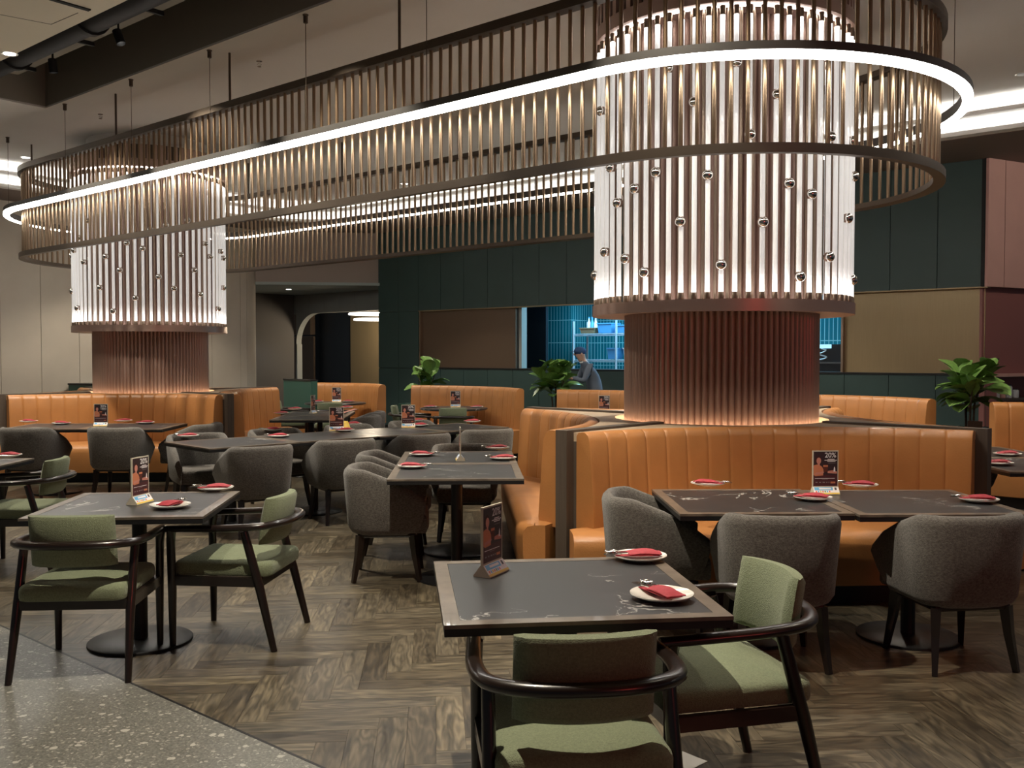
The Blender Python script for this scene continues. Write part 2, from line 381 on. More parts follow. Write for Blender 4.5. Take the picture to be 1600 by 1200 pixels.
for m_ in range(-14, 26):
    for k in range(-160, 190):
        for V in (0, 1):
            gx, gy = (k + m_*NP, k - m_*NP)
            if V: cx, cy, rot = (gx+.5)*PWD, (gy+1+NP/2)*PWD, PI/2
            else: cx, cy, rot = (gx+NP/2)*PWD, (gy+.5)*PWD, 0
            if not (-12 < cx < 9 and 2.2 < cy < 17): continue
            x, y = cx*ca - cy*sa, cx*sa + cy*ca
            v_ = x*EN[0]+y*EN[1]; u_ = x*E1[0]+y*E1[1]
            if v_ < VT-.22 or v_ > 13.4 or u_ < -16.6 or y < 2.2: continue
            if abs(x) > .5355*y*1.25+1.2: continue
            vis = abs(x) < .5355*y+.15 and y > 3.3 and v_ > VT
            planks.append((0 if vis else 1, y, x, rot))
planks.sort()
rest = MB(); ruv = []
for i, (q, y, x, rot) in enumerate(planks):
    a = rot+PHI
    if i < 300: obj('plank', plank_me, fl, (x, y, 0), a)
    else:
        c_, s_ = math.cos(a), math.sin(a)
        rest.add([(x+p[0]*c_-p[1]*s_, y+p[0]*s_+p[1]*c_, p[2]) for p in pm.v], pm.f); ruv += [(p[0], p[1]) for p in pm.v]
ro_ = rest.build('far_planks', M['plank'], fl, uvs=lambda i: ruv[i]); ro_['kind'] = 'stuff'
tz = MB().box(-18, 10, -9, VT, -.06, .003, W).build('floor_terrazzo', M['terrazzo']); struct(tz, 'grey speckled terrazzo floor along the corridor', 'floor')
struct(MB().box(-18, 10, VT, VT+.012, -.02, .004, W).build('trim_1', M['metalblk']), 'thin dark metal strip between terrazzo and planks', 'trim')

# ceilings and the open services slot
ce = MB()
ce.box(-17, 9, 5.07, 14, ZC, ZC+.02, W).box(-17, -11.5, 3.98, 5.07, ZC, ZC+.02, W)
ceil = ce.build('ceiling', M['ceil']); struct(ceil, 'smooth grey-beige main ceiling', 'ceiling')
cn = MB().box(-17, 9, -6, 3.98, ZC, ZC+.10, W).build('ceiling_near', M['ceil_near']); struct(cn, 'beige ceiling panel before the open slot', 'ceiling')
sl = MB(); sl.box(-11.5, 9, 5.07, 5.10, ZC+.02, 5.25, W).box(-11.53, -11.5, 3.98, 5.07, ZC+.02, 5.25, W)
struct(sl.build('wall_slot', M['slotface']), 'dark grey side of the ceiling slot', 'wall')
struct(MB().box(-11.5, 9, 3.5, 5.07, 5.25, 5.3, W).build('ceiling_slot', M['void']), 'black void above the ceiling slot', 'ceiling')
struct(MB().box(-11.5, 9, 3.45, 3.5, ZC+.1, 5.3, W).build('wall_slot_near', M['void']), 'black near side of the ceiling slot', 'wall')
# access panel joint lines and slot diffuser in the near ceiling
ap = [at(-40, 15, ZC), at(80, 38, ZC), at(122, 20, ZC)]
for a, b in ((0, 1), (1, 2)):
    d = (ap[b]-ap[a]); n_ = Vector((-d.y, d.x, 0)).normalized()*.003; g = MB()
    P = [ap[a]+n_, ap[a]-n_, ap[b]-n_, ap[b]+n_]
    g.prism([(p.x, p.y) for p in P], ZC-.0015, ZC+.002); g.build('panel_joint', M['void'], cn)
dp = [at(78, -3, ZC), at(140, 15, ZC)]; d = dp[1]-dp[0]; n_ = Vector((-d.y, d.x, 0)).normalized()*.022
dfz = MB().prism([(p.x, p.y) for p in (dp[0]+n_, dp[0]-n_, dp[1]-n_, dp[1]+n_)], ZC-.012, ZC+.002).build('air_diffuser', M['void']); tag(dfz, 'narrow black air slot in the near ceiling', 'air vent')

# stepped cove along the far and left edges, soffit below it
VB, UB, RC = 11.78, -15.2, 1.4
def cove_path(off):
    p = [(9, VB+off)]; cu, cv = UB+RC, VB-RC
    for i in range(13):
        a = PI/2 + PI/2*i/12; p.append((cu+(RC+off)*math.cos(a), cv+(RC+off)*math.sin(a)))
    p.append((UB-off, -5)); return p
def sweep_cove(name, prof, m):
    g = MB(); g.grid([[W(*cove_path(o)[i], z) for (o, z) in prof] for i in range(15)], closed_u=True, cap=True)
    return g.build(name, m)
struct(sweep_cove('trim_2', [(-.10, 4.27), (-.10, 4.315), (-.085, 4.315), (-.085, 4.285), (.0, 4.285), (.0, ZC), (.06, ZC), (.06, 4.27)], M['cove']), 'upper lit cove step of the ceiling edge', 'trim')
struct(sweep_cove('trim_3', [(.10, 4.10), (.10, 4.15), (.115, 4.15), (.115, 4.12), (.22, 4.12), (.22, ZC), (.28, ZC), (.28, 4.10)], M['cove']), 'lower lit cove step of the ceiling edge', 'trim')
for o0, z0 in ((-.072, 4.288), (.128, 4.123)):
    s_ = sweep_cove('cove_strip', [(o0, z0), (o0+.045, z0), (o0+.045, z0+.006), (o0, z0+.006)], M['ledcove']); 
    tag(s_, 'hidden LED strip of the %s cove step' % ('upper' if z0 > 4.2 else 'lower'), 'light strip')
pth = cove_path(.26)
so = MB().prism([(9, 19), (-3.7, 19), (-3.7, 13.6), (-17, 13.6), (-17, -5)] + list(reversed(pth)), 4.095, 4.12, W)
struct(so.build('ceiling_soffit', M['soffit']), 'lowered brown-grey soffit along the far walls', 'ceiling')

# left wall of tall grey panels
wl = MB().box(-16.85, -16.63, -5, 11.25, 0, 4.12, W).build('wall_left', M['black']); struct(wl, 'tall grey panelled wall on the left', 'wall')
v0 = 7.186 - .652*12
pg = .004
while v0 < 11.1:
    v1 = min(v0+.652, 11.25)
    MB().box(-16.63, -16.60, v0+pg, v1-pg, 0, 4.095, W).build('panel', M['greypanel'], wl)
    v0 += .652
g = MB(); N_ = 10; pr = []
for i in range(N_+1):
    a = PI/2*i/N_; pr.append((-17.0+.40*math.cos(a), 11.25+.40*math.sin(a)))
pr += [(-17.0, 11.25)]
g.prism(pr, 0, 4.095, W); g.build('rounded_corner', M['greypanel'], wl, smooth=40)
# fascia over the alcove, alcove ceiling and walls
fa = MB()
P0, P1 = (-16.75, 11.55), (-15.1, 13.5)
dx, dy = P1[0]-P0[0], P1[1]-P0[1]; L_ = math.hypot(dx, dy); nx, ny = -dy/L_*.12, dx/L_*.12
fa.prism([P0, P1, (P1[0]+nx, P1[1]+ny), (P0[0]+nx, P0[1]+ny)], 3.0, 4.12, W)
struct(fa.build('wall_fascia', M['fascia']), 'plain beige fascia above the alcove opening', 'wall')
struct(MB().prism([(-19.3, 10.5), (-16.75, 11.55), (-15.0, 13.5), (-14.5, 17.2), (-23, 17.2), (-23, 10.5)], 3.0, 3.06, W).build('ceiling_alcove', M['alcceil']), 'blue-grey alcove ceiling', 'ceiling')
struct(MB().box(-19.25, -19.0, 10.5, 14.2, 0, 3.0, W).build('wall_alcove_side', mat('alcove_side_brown', (.10, .087, .076), .7)), 'brown-grey side wall of the alcove', 'wall')
wa = MB()
wa.box(-19.3, -14.6, 14.25, 14.40, 2.55, 3.0, W)
R_ = .75; arc = [(-18.98, 2.55)] + [(-18.98+R_-R_*math.cos(PI/2*i/10), 2.55-R_+R_*math.sin(PI/2*i/10)) for i in range(11)]
n = len(arc); wa.add([W(u, 14.25, z) for u, z in arc]+[W(u, 14.40, z) for u, z in arc], [tuple(range(n)), tuple(reversed(range(n, 2*n)))]+[(i, n+i, n+(i+1) % n, (i+1) % n) for i in range(n)])
wa.box(-19.0, -18.95, 14.25, 14.40, 0, 1.82, W)
wa = wa.build('wall_alcove', M['alc']); struct(wa, 'grey panelled alcove wall with a rounded archway', 'wall')
for i in range(8):
    u0 = -18.98+.55*i
    MB().box(u0+.004, u0+.546, 14.225, 14.25, 2.555, 2.99, W).build('panel', M['alc'], wa)
wb = MB().box(-23, -14.5, 17.05, 17.2, 0, 3.0, W).build('wall_arch_room', M['kdark']); struct(wb, 'dark wall of the room seen through the archway', 'wall')
MB().box(-22.9, -20.7, 16.1, 16.16, 0, 2.05, W).build('bronze_panel', M['bronzepanel'], wb)
MB().box(-22.9, -20.7, 16.0, 16.16, 2.10, 3.0, W).build('bronze_panel', M['bronzepanel'], wb)
MB().box(-22.9, -20.7, 16.12, 16.14, 2.05, 2.062, W).build('joint_strip', M['copper'], wb)
MB().box(-19.35, -14.6, 16.25, 16.31, 0, 3.0, W).build('gold_panel', M['gold'], wb)
struct(MB().box(-20.7, -19.35, 16.3, 16.36, 0, 3.0, W).build('door_1', M['kdark']), 'charcoal door panel inside the archway', 'door')
# ring lamps hanging in the arch room
for i, (px, py, r, lb) in enumerate(((576, 491, .62, 'upper and larger of the two glowing rings inside the archway'), (582, 499.5, .50, 'lower and smaller of the two glowing rings inside the archway'))):
    p = at(px, py, 2.56 - .12*i); t = Vector(W(-17.3, 15.3, 0))
    z = EYE + (HOR-py)/F*t.y
    e = empty('ring_lamp', (t.x, t.y, z)); tag(e, lb, 'lamp')
    pl0 = bpy.data.lights.new('ring_lamp_light', 'POINT'); pl0.energy = 45; pl0.color = (1, .82, .6); pl0.shadow_soft_size = .3; po0 = bpy.data.objects.new('ring_lamp_light', pl0); C.objects.link(po0); po0.parent = e; po0.location = (0, 0, -.12)
    g = MB(); pts = [(r*math.cos(2*PI*k/40), r*math.sin(2*PI*k/40), 0) for k in range(41)]
    g.tube(pts, .022, 8); g.build('glow_ring', M['ringl'], e, smooth=60)
    g = MB()
    for k in range(3): a = 2*PI*k/3; g.tube([(r*math.cos(a), r*math.sin(a), .02), (0, 0, 3.0-z)], .004, 5)
    g.build('wire', M['metalblk'], e)
# low green partition before the alcove and a dark low cabinet behind the left column
lp = empty('low_partition'); tag(lp, 'low dark green partition beside the leftmost far booth', 'partition')
a = at(443, 592, 1.12); b = at(486, 594, 1.12); d = (b-a).normalized(); nn = Vector((-d.y, d.x, 0))*.12
MB().prism([(p.x, p.y) for p in (a, b, b+nn, a+nn)], 0, 1.10).build('panel', M['partition'], lp)
MB().prism([(p.x, p.y) for p in (a-nn*.1, b-nn*.1, b+nn*1.1, a+nn*1.1)], 1.10, 1.125).build('cap_rail', M['metalblk'], lp)
lc = empty('low_cabinet'); tag(lc, 'small dark low cabinet behind the left fluted column', 'cabinet')
a = at(107, 599, 1.066); b = at(150, 600, 1.066); d = (b-a).normalized(); nn = Vector((-d.y, d.x, 0))*.35
MB().prism([(p.x, p.y) for p in (a, b, b+nn, a+nn)], 0, 1.04).build('body', M['partition'], lc)
MB().prism([(p.x, p.y) for p in (a-nn*.05, b-nn*.05, b+nn, a+nn)], 1.04, 1.066).build('top', M['metalblk'], lc)

# far wall of dark green panels with the kitchen hatch and gold panels
ZS, ZT, ZW = 1.31, 2.44, 4.10
UL, UR = -15.1, -3.35
wb_ = MB()
wb_.box(UL, UR, 13.47, 13.6, 0, ZS-.02, W).box(UL, UR, 13.47, 13.6, ZT, ZW+.02, W).box(UL, -13.9, 13.47, 13.6, ZS-.02, ZT, W)
wb_.box(UL, UL+.12, 13.6, 14.9, 0, ZW, W)
gw = wb_.build('wall_back', M['black']); struct(gw, 'far wall of dark green panels', 'wall')
pw = .62
def gpan(u0, u1, z0, z1): MB().box(u0+.004, u1-.004, 13.435, 13.47, z0+.004, z1-.004, W).build('panel', M['green'], gw)
edges = [UL, UL+.60, -13.9]
u = -13.9
while u < UR-.3: u += pw; edges.append(min(u, UR) if UR-u > .2 else UR)
for i in range(len(edges)-1):
    u0, u1 = edges[i], edges[i+1]
    if u1-u0 < .05: continue
    gpan(u0, u1, ZT, ZW-.005); gpan(u0, u1, .1, ZS-.025)
    if u1 <= -13.89: gpan(u0, u1, ZS-.02, ZT)
MB().box(-13.9, UR, 13.42, 13.9, ZS-.025, ZS, W).build('sill', M['metalblk'], gw)
MB().box(-13.9, UR, 13.43, 13.6, ZT-.012, ZT+.004, W).build('head_trim', M['gold'], gw)
for (u0, u1, mm_) in ((-13.9, -11.42, 'bronzepanel'), (-5.28, -3.40, 'gold')):
    MB().box(u0+.03, u1, 13.52, 13.58, ZS, ZT-.01, W).build('metal_panel', M[mm_], gw)
    MB().box(u0, u0+.03, 13.45, 13.58, ZS, ZT-.01, W).build('panel_edge', M['copper'], gw)
# kitchen behind the hatch
kt = MB(); n0 = 0
def quv(pts, uv):
    kt.add(pts, [(0, 1, 2, 3)]); kuv.extend(uv)
kuv = []
u0, u1 = -11.42, -4.2
def wallq(a, b, z0, z1):
    L_ = math.hypot(a[0]-b[0], a[1]-b[1]); quv([W(*a, z0), W(*b, z0), W(*b, z1), W(*a, z1)], [(0, z0), (L_, z0), (L_, z1), (0, z1)])
wallq((-13.2, 15.9), (u1, 15.9), 0, 3.0); wallq((u1, 15.9), (u1, 13.6), 0, 3.0); wallq((-13.2, 13.6), (-13.2, 15.9), 0, 3.0)
# tiled pier at the left of the rack
wallq((-12.05, 15.2), (-11.40, 15.2), 0, 3.0); wallq((-11.40, 15.2), (-11.40, 15.9), 0, 3.0)
kw = kt.build('wall_kitchen', M['tile'], uvs=lambda i: kuv[i]); struct(kw, 'teal tiled kitchen wall behind the hatch', 'wall')
struct(MB().box(-13.3, u1, 13.6, 16, 3.0, 3.06, W).build('ceiling_kitchen', M['plastic_w']), 'kitchen ceiling', 'ceiling')
struct(MB().box(-13.3, u1, 13.6, 16, -.05, 0, W).build('floor_kitchen', M['kdark']), 'kitchen floor', 'floor')
fr = MB().box(-12.6, -11.52, 14.55, 14.62, 0, 3.0, W).build('door_2', M['kdark']); struct(fr, 'black kitchen door panel left of the tiled pier', 'door')
struct(MB().box(-11.42, -11.34, 13.6, 13.75, ZS, ZT, W).build('trim_4', M['alc']), 'pale blue-lit edge post of the kitchen hatch', 'trim')
# storage rack
rk = empty('storage_rack'); tag(rk, 'chrome wire storage rack in the kitchen', 'rack')
ru0, ru1, rv0, rv1 = -11.0, -8.6, 14.75, 15.2
for z in (.55, 1.02, 1.46, 1.95):
    g = MB()
    for k in range(7): v = rv0+(rv1-rv0)*k/6; g.tube([W(ru0, v, z), W(ru1, v, z)], .009, 5)
    g.tube([W(ru0, rv0, z-.03), W(ru1, rv0, z-.03)], .009, 5)
    for k in range(12): u = ru0+(ru1-ru0)*k/11; g.tube([W(u, rv0, z-.01), W(u, rv1, z-.01)], .006, 4)
    g.build('shelf', M['rackmetal'], rk)
for u in (ru0, -10.02, ru1):
    for v in (rv0, rv1): MB().tube([W(u, v, 0), W(u, v, 2.2)], .022, 8).build('post', M['rackmetal'], rk)
def bin_(u, z, w_, h, m, lb, cat='box', d=.3):
    e = empty('storage_bin'); tag(e, lb, cat, 'bins on the kitchen rack')
    g = MB(); g.add([W(u+dx, 14.85+dy, z+zz) for zz, k in ((.01, .88), (h, 1)) for dx, dy in ((-w_/2*k, d/2*(1-k)), (w_/2*k, d/2*(1-k)), (w_/2*k, d*k), (-w_/2*k, d*k))],
        [(3, 2, 1, 0), (4, 5, 6, 7)]+[(i, (i+1) % 4, 4+(i+1) % 4, 4+i) for i in range(4)]); g.build('tub', M[m], e)
    MB().box(u-w_/2-.01, u+w_/2+.01, 14.84, 14.86+d, z+h, z+h+.018, W).build('rim', M[m], e)
bin_(-10.76, 1.96, .34, .10, 'carton', 'brown open carton at the left end of the upper rack shelf')
bin_(-10.36, 1.96, .32, .18, 'plastic_b', 'blue tub next to the carton on the upper rack shelf')
bin_(-9.88, 1.96, .46, .14, 'plastic_b', 'wide blue crate on the upper rack shelf right of the rack post')
bin_(-9.40, 1.96, .30, .24, 'plastic_w', 'tall white tub at the right end of the upper rack shelf')
bin_(-10.20, 1.47, .18, .20, 'plastic_b', 'small blue tub on the middle rack shelf left of the post')
bin_(-9.78, 1.47, .30, .20, 'plastic_w', 'square white tub on the middle rack shelf')
bin_(-9.43, 1.47, .26, .36, 'plastic_w', 'tall white bin at the right of the middle rack shelf')
for k, u in enumerate((-9.80, -9.60, -9.40)):
    e = empty('glass_jar', W(u, 14.95, 1.03)); tag(e, ('left', 'middle', 'right')[k]+' jar of three on the lower rack shelf', 'jar', 'jars on the rack')
    MB().lathe([(.06, 0), (.068, .02), (.068, .13), (.05, .16), (.05, .17)], 14).build('body', M['plastic_w'], e, smooth=40)
    MB().lathe([(.055, .17), (.055, .2)], 14).build('lid', M['steel'], e)
for k, (u, m_) in enumerate(((-10.82, 'plastic_w'), (-10.74, 'plastic_b'), (-10.66, 'plastic_w'))):
    e = empty('bottle', W(u, 15.0, 2.0)); tag(e, ('white bottle at the left', 'blue bottle in the middle', 'white bottle at the right')[k]+' of the carton on the upper shelf', 'bottle', 'bottles in the carton')
    MB().lathe([(.035, 0), (.037, .16), (.015, .22), (.015, .26)], 12).build('body', M[m_], e, smooth=40)
    MB().lathe([(.018, .26), (.018, .285)], 12).build('cap', M['plastic_b'], e)
# oven with a squiggly white mark at the right of the hatch
ov = empty('oven'); tag(ov, 'black kitchen appliance with a white wavy mark', 'appliance')
MB().box(-6.75, -5.35, 14.6, 15.3, .9, 1.72, W).build('body', M['kdark'], ov)
g = MB(); cu = -6.02
pts = catmull([W(cu+dx, 14.592, 1.56+dz) for dx, dz in ((-.02, .09), (.06, .07), (.0, .035), (-.06, .01), (.02, -.02), (.07, -.04), (.0, -.07), (-.05, -.075))], 5)
g.tube(pts, .011, 5); g.build('wavy_mark', M['plastic_w'], ov)
MB().box(-6.75, -5.35, 14.585, 14.6, 1.42, 1.445, W).build('door_handle', M['steel'], ov)
MB().box(-6.06, -5.88, 14.58, 14.6, 1.66, 1.72, W).build('control_display', emat('display_glow', (.35, .75, 1), 1.2), ov)

# pink wall turning away at the right end
A_ = Vector((W(UR, 13.4)[0], W(UR, 13.4)[1], 0)); D_ = Vector((.883, .468, 0)); Nn = Vector((-.468, .883, 0))
def PK(s, t, z): p = A_+D_*s+Nn*t; return (p.x, p.y, z)
wp = MB().box(0, 4, .04, .2, ZT, 4.12, PK).build('wall_right', M['black']); struct(wp, 'dusty pink panelled wall at the right edge', 'wall')
for k in range(6): MB().box(.005+.58*k-.24*(k > 0), .575+.58*k-.24, 0, .04, ZT, 4.09, PK).build('panel', M['pink'], wp)
MB().box(.05, 4, .10, .14, ZS-.02, ZT, PK).build('recess_panel', M['maroon'], wp)
MB().box(.02, 4, -.02, .10, ZS-.04, ZS, PK).build('counter', M['pink'], wp)
MB().box(0, .25, .02, .36, 0, ZS-.04, PK).build('counter_end', M['maroon'], wp)
MB().box(.25, 4, .32, .36, 0, ZS-.04, PK).build('counter_back', M['maroon'], wp)
MB().box(.25, 4, .02, .32, .95, .98, PK).build('shelf', M['postwood'], wp)
for k, (s_, h, m_) in enumerate(((.40, .16, 'plastic_w'), (.52, .11, 'pink'), (.66, .18, 'plastic_w'), (.80, .12, 'plastic_w'))):
    e = empty('jar', PK(s_, .14, .98)); tag(e, ('leftmost pale jar on the shelf below the pink wall', 'short pink pot beside the leftmost pale jar', 'tall pale jar right of the pink pot', 'rightmost short pale jar on the pink wall shelf')[k], 'jar', 'jars on the shelf below the pink wall')
    MB().lathe([(.045, 0), (.05, .01), (.05, h*.8), (.035, h*.92)], 14).build('body', M[m_], e, smooth=40)
    MB().lathe([(.04, h*.92), (.04, h)], 14).build('lid', M['darkwood'], e)

# services in the slot: ducts, cable tray, hangers, added spot heads
du = empty('service_duct'); tag(du, 'black service duct running in the open ceiling slot', 'duct')
MB().tube([W(-11.4, 4.42, 4.80), W(6, 4.42, 4.80)], .17, 18).build('pipe', M['black'], du, smooth=50)
for k in range(9):
    u = -10.8+1.7*k; MB().tube([W(u, 4.42, 4.80), W(u+.08, 4.42, 4.80)], .195, 18).build('flange', M['black'], du, smooth=50)
    MB().tube([W(u+.04, 4.24, 4.8), W(u+.04, 4.24, 5.25)], .02, 6).build('hanger', M['black'], du)
tr = empty('cable_tray'); tag(tr, 'dark grey cable tray beside the duct in the ceiling slot', 'cable tray')
MB().box(-11.4, 6, 4.60, 4.72, 4.74, 4.76, W).build('tray_base', M['slotface'], tr)
for v in (4.60, 4.71): MB().box(-11.4, 6, v, v+.012, 4.76, 4.82, W).build('tray_side', M['metalblk'], tr)
for k in range(12):
    u = -11+1.35*k; MB().box(u, u+.03, 4.58, 4.74, 4.70, 4.74, W).build('bracket', M['black'], tr)
    MB().tube([W(u+.015, 4.66, 4.82), W(u+.015, 4.66, 5.25)], .01, 6).build('hanger', M['black'], tr)
# downlights
def downlight(x, y, label, r=.055, z=ZC, glow=True):
    e = empty('downlight', (x, y, z)); tag(e, label, 'ceiling light', 'round downlights')
    MB().lathe([(r, -.001), (r*1.35, -.004), (r*1.38, .0), (r*1.2, .004)], 24).build('trim_ring', M['plate'], e, smooth=40)
    MB().lathe([(r*.2, -.006), (r*.98, -.0055), (r*.98, -.003)], 20).build('lens', M['downl'] if glow else M['plastic_w'], e)
p = at(15, 84, ZC); downlight(p.x, p.y, 'round downlight in the near beige ceiling panel')
p = at(40, 246, ZC); downlight(p.x, p.y, 'round downlight above the left end of the hanging light ring')
p = at(1598, 116, ZC); downlight(p.x, p.y, 'round downlight in the main ceiling at the right edge', glow=False)
p = at(632, 287, ZC); downlight(p.x, p.y, 'far downlight seen through the rods of the pendant')
for k, (px, py) in enumerate(((451, 452), (489, 449))):
    p = at(px, py, 3.0); e = empty('downlight', (p.x, p.y, 3.0)); tag(e, ('glowing round downlight in the alcove ceiling', 'dim round downlight in the alcove ceiling')[k], 'ceiling light', 'alcove downlights')
    MB().lathe([(.06, -.001), (.08, -.004), (.08, 0)], 20).build('trim_ring', M['alcceil'], e)
    MB().lathe([(.01, -.006), (.058, -.005), (.058, -.002)], 20).build('lens', M['downl'] if k == 0 else M['alcceil'], e)
for k, (x, y, _, _) in enumerate(SPOTS):  # fixtures for the spots, mostly added and kept out of sight
    if k == 4: continue
    downlight(x, y, ('downlight over the two nearest tables', 'added unseen downlight over the left edge table', 'added downlight hidden behind the nearer column over the middle tables',
        'added unseen downlight over the right booth chairs', '', 'added downlight hidden behind the nearer column on its right', 'added downlight hidden behind the farther column', 'added unseen downlight at the left booth end', 'added unseen downlight over the right edge table', 'added hidden downlight over the third far booth')[k], r=.05)
downlight(7.5, 10.4, 'added unseen downlight in the soffit before the pink wall', r=.05, z=4.095)
for k, (u, tx, ty, _) in enumerate(SLOT_FILL):  # fixtures for the spots added in the slot
    p = Vector(W(u, 4.62, 4.62)); t = Vector((tx, ty, .7)); d = (t-p).normalized()
    e = empty('added_slot_spot', p); tag(e, ('leftmost', 'second', 'third', 'rightmost')[k]+' black spotlight added under the cable tray in the ceiling slot', 'spotlight', 'added slot spotlights')
    MB().tube([-d*.06, -d*.055], .03, 16).build('rear_cap', M['black'], e); MB().tube([-d*.055, d*.085], .042, 16, caps=False).build('barrel', M['black'], e, smooth=50)
    MB().tube([d*.012, d*.014], .034, 16).build('lens', M['downl'], e)
    MB().tube([(0, 0, 0), (0, 0, .12)], .01, 8).build('stem', M['black'], e)
pa = at(451, 452, 3.0); spot('alcove_beam', (pa.x, pa.y, 2.985), (pa.x, pa.y, 0), 45, 120, col=(.85, .95, 1))
# sprinklers
for k, (px, py) in enumerate(((157, 178), (405, 95))):
    p = at(px, py, ZC); e = empty('sprinkler', (p.x, p.y, ZC)); tag(e, ('left', 'right')[k]+' small chrome sprinkler head on the main ceiling', 'sprinkler', 'ceiling sprinklers')
    MB().lathe([(.03, -.006), (.03, 0)], 14).build('flange', M['chrome'], e)
    g = MB(); g.tube([(0, 0, 0), (0, 0, -.05)], .008, 6)
    for s in (-1, 1): g.tube([(0, 0, -.02), (s*.02, 0, -.035), (0, 0, -.055)], .003, 5)
    g.build('frame', M['chrome'], e)
    MB().lathe([(.02, -.058), (.02, -.055)], 12).build('deflector', M['chrome'], e)
# ================================================================== COLUMNS WITH TUBE DRUMS
CR = Vector((1.66, 7.64, 0)); CL = Vector((-5.021, 13.326, 0))
RF, RD = .759, .985
NF, NT = 96, 66
prof = []
for k in range(NF*8):
    a = 2*PI*k/(NF*8); ph = (k % 8)/8
    r = RF - .030*(1-abs(math.sin(PI*ph)))**1.1
    prof.append((r*math.cos(a), r*math.sin(a)))
def fluted(z0, z1):
    g = MB(); n = len(prof)
    g.add([(x, y, z0) for x, y in prof]+[(x, y, z1) for x, y in prof], [(i, (i+1) % n, n+(i+1) % n, n+i) for i in range(n)]); return g
flute_me = fluted(0, ZC).mesh('fluted_shaft', M['flute'], 62)
def ring_prof(g, pr, n=96):
    """closed profile lathe"""
    g.grid([[(r*math.cos(2*PI*k/n), r*math.sin(2*PI*k/n), z) for r, z in pr] for k in range(n+1)], closed_u=True); return g
ZB, ZTB, ZTT = 1.86, 1.975, 3.90
botring = ring_prof(MB(), [(RF-.01, ZB+.01), (RD+.03, ZB), (RD+.03, ZB+.085), (RD+.0, ZB+.085), (RD-.025, ZB+.04), (RD-.075, ZB+.04), (RF-.01, ZB+.06)]).mesh('bottom_ring', M['flute'], 40)
topring = ring_prof(MB(), [(RF-.01, 3.99), (RD+.03, 3.98), (RD+.03, 4.08), (RF-.01, 4.08)]).mesh('top_ring', M['flute'], 40)
strip_b = ring_prof(MB(), [(RD-.06, ZB+.043), (RD-.035, ZB+.043), (RD-.035, ZB+.050), (RD-.06, ZB+.050)]).mesh('glow_strip', M['leddrum'])
strip_t = ring_prof(MB(), [(RD-.055, 3.972), (RD-.035, 3.972), (RD-.035, 3.980), (RD-.055, 3.980)]).mesh('glow_strip', M['leddrum'])
base_strip = ring_prof(MB(), [(RF+.018, 1.002), (RF+.045, 1.002), (RF+.045, 1.01), (RF+.018, 1.01)]).mesh('base_glow_strip', M['leddim'])
g = MB()
for k in range(72):
    a = 2*PI*k/72; r0, r1 = .955, .99; c_, s_ = math.cos(a), math.sin(a); t = .022
    g.add([(r0*c_-t*s_, r0*s_+t*c_, z) if q == 0 else (r1*c_-t*s_, r1*s_+t*c_, z) if q == 1 else (r1*c_+t*s_, r1*s_-t*c_, z) if q == 2 else (r0*c_+t*s_, r0*s_-t*c_, z) for z in (4.08, 4.27) for q in range(4)],
          [(0, 3, 2, 1), (4, 5, 6, 7)]+[(i, (i+1) % 4, 4+(i+1) % 4, 4+i) for i in range(4)])
slats_me = g.mesh('slatted_collar', M['flute'])
collar_me = ring_prof(MB(), [(.93, 4.08), (.96, 4.08), (.96, 4.27), (.93, 4.27)]).mesh('collar_core', M['rail'])
cap_me = ring_prof(MB(), [(RF-.01, 4.27), (.80, 4.27), (.80, ZC), (RF-.01, ZC)]).mesh('ceiling_rose', M['ceil'], 40)
tube_me = MB().lathe([(.018, ZTB+.21), (.018, ZTT-.21)], 12).mesh('glass_tube', M['tube'], 40)
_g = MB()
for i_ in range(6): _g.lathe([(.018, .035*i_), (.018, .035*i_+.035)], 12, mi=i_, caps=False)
end_me = _g.mesh('end_glow_steps', [M['tubeend%d' % i_] for i_ in range(6)], 40)
sock_me = MB().lathe([(.021, 0), (.021, .06), (.018, .064)], 12).mesh('socket', M['copper'], 40)
rod_me = MB().lathe([(.013, ZB+.08), (.013, 3.99)], 8).mesh('copper_rod', M['copper'], 60)
ball_me = MB().sphere((0, 0, 0), .040, 18, 12).mesh('mirror_ball', M['chrome'], 80)
def at_drum(px, py, c):
    """where a sight line first meets the drum's tube cylinder"""
    d = at(px, py, 10 if py < HOR else -10); d = (d - Vector((0, 0, EYE))); d /= d.y
    a = d.x**2+1; b = -2*(d.x*c.x+c.y); k = c.x**2+c.y**2-(RD+.012)**2
    D = b*b-4*a*k
    if D < 0: t = -b/(2*a)
    else: t = (-b-math.sqrt(D))/(2*a)
    return Vector((d.x*t, t, EYE+d.z*t))
BR = [(1078, 160), (1209, 147), (1162, 210), (1145, 97), (1040, 107), (1020, 270), (1099, 274), (1224, 286), (990, 295), (962, 318), (1275, 304), (1055, 347), (1184, 347), (945, 394), (972, 405), (1001, 426), (1116, 414), (1300, 402), (1241, 432), (931, 430), (1321, 340), (1293, 213), (1329, 219), (955, 262), (1333, 275), (1331, 437), (940, 173)]
BL = [(x/4, 200+y/4) for x, y in ((658, 803), (795, 718), (888, 752), (748, 888), (628, 997), (990, 930), (1090, 1003), (848, 1063), (710, 1145), (1132, 793), (1215, 888), (1252, 1040), (1365, 1130), (1278, 722), (1308, 803), (1375, 770), (1398, 815), (1392, 998), (523, 838), (450, 1022), (487, 1125), (460, 765), (545, 580), (495, 685), (1030, 605), (1165, 575), (930, 635))]
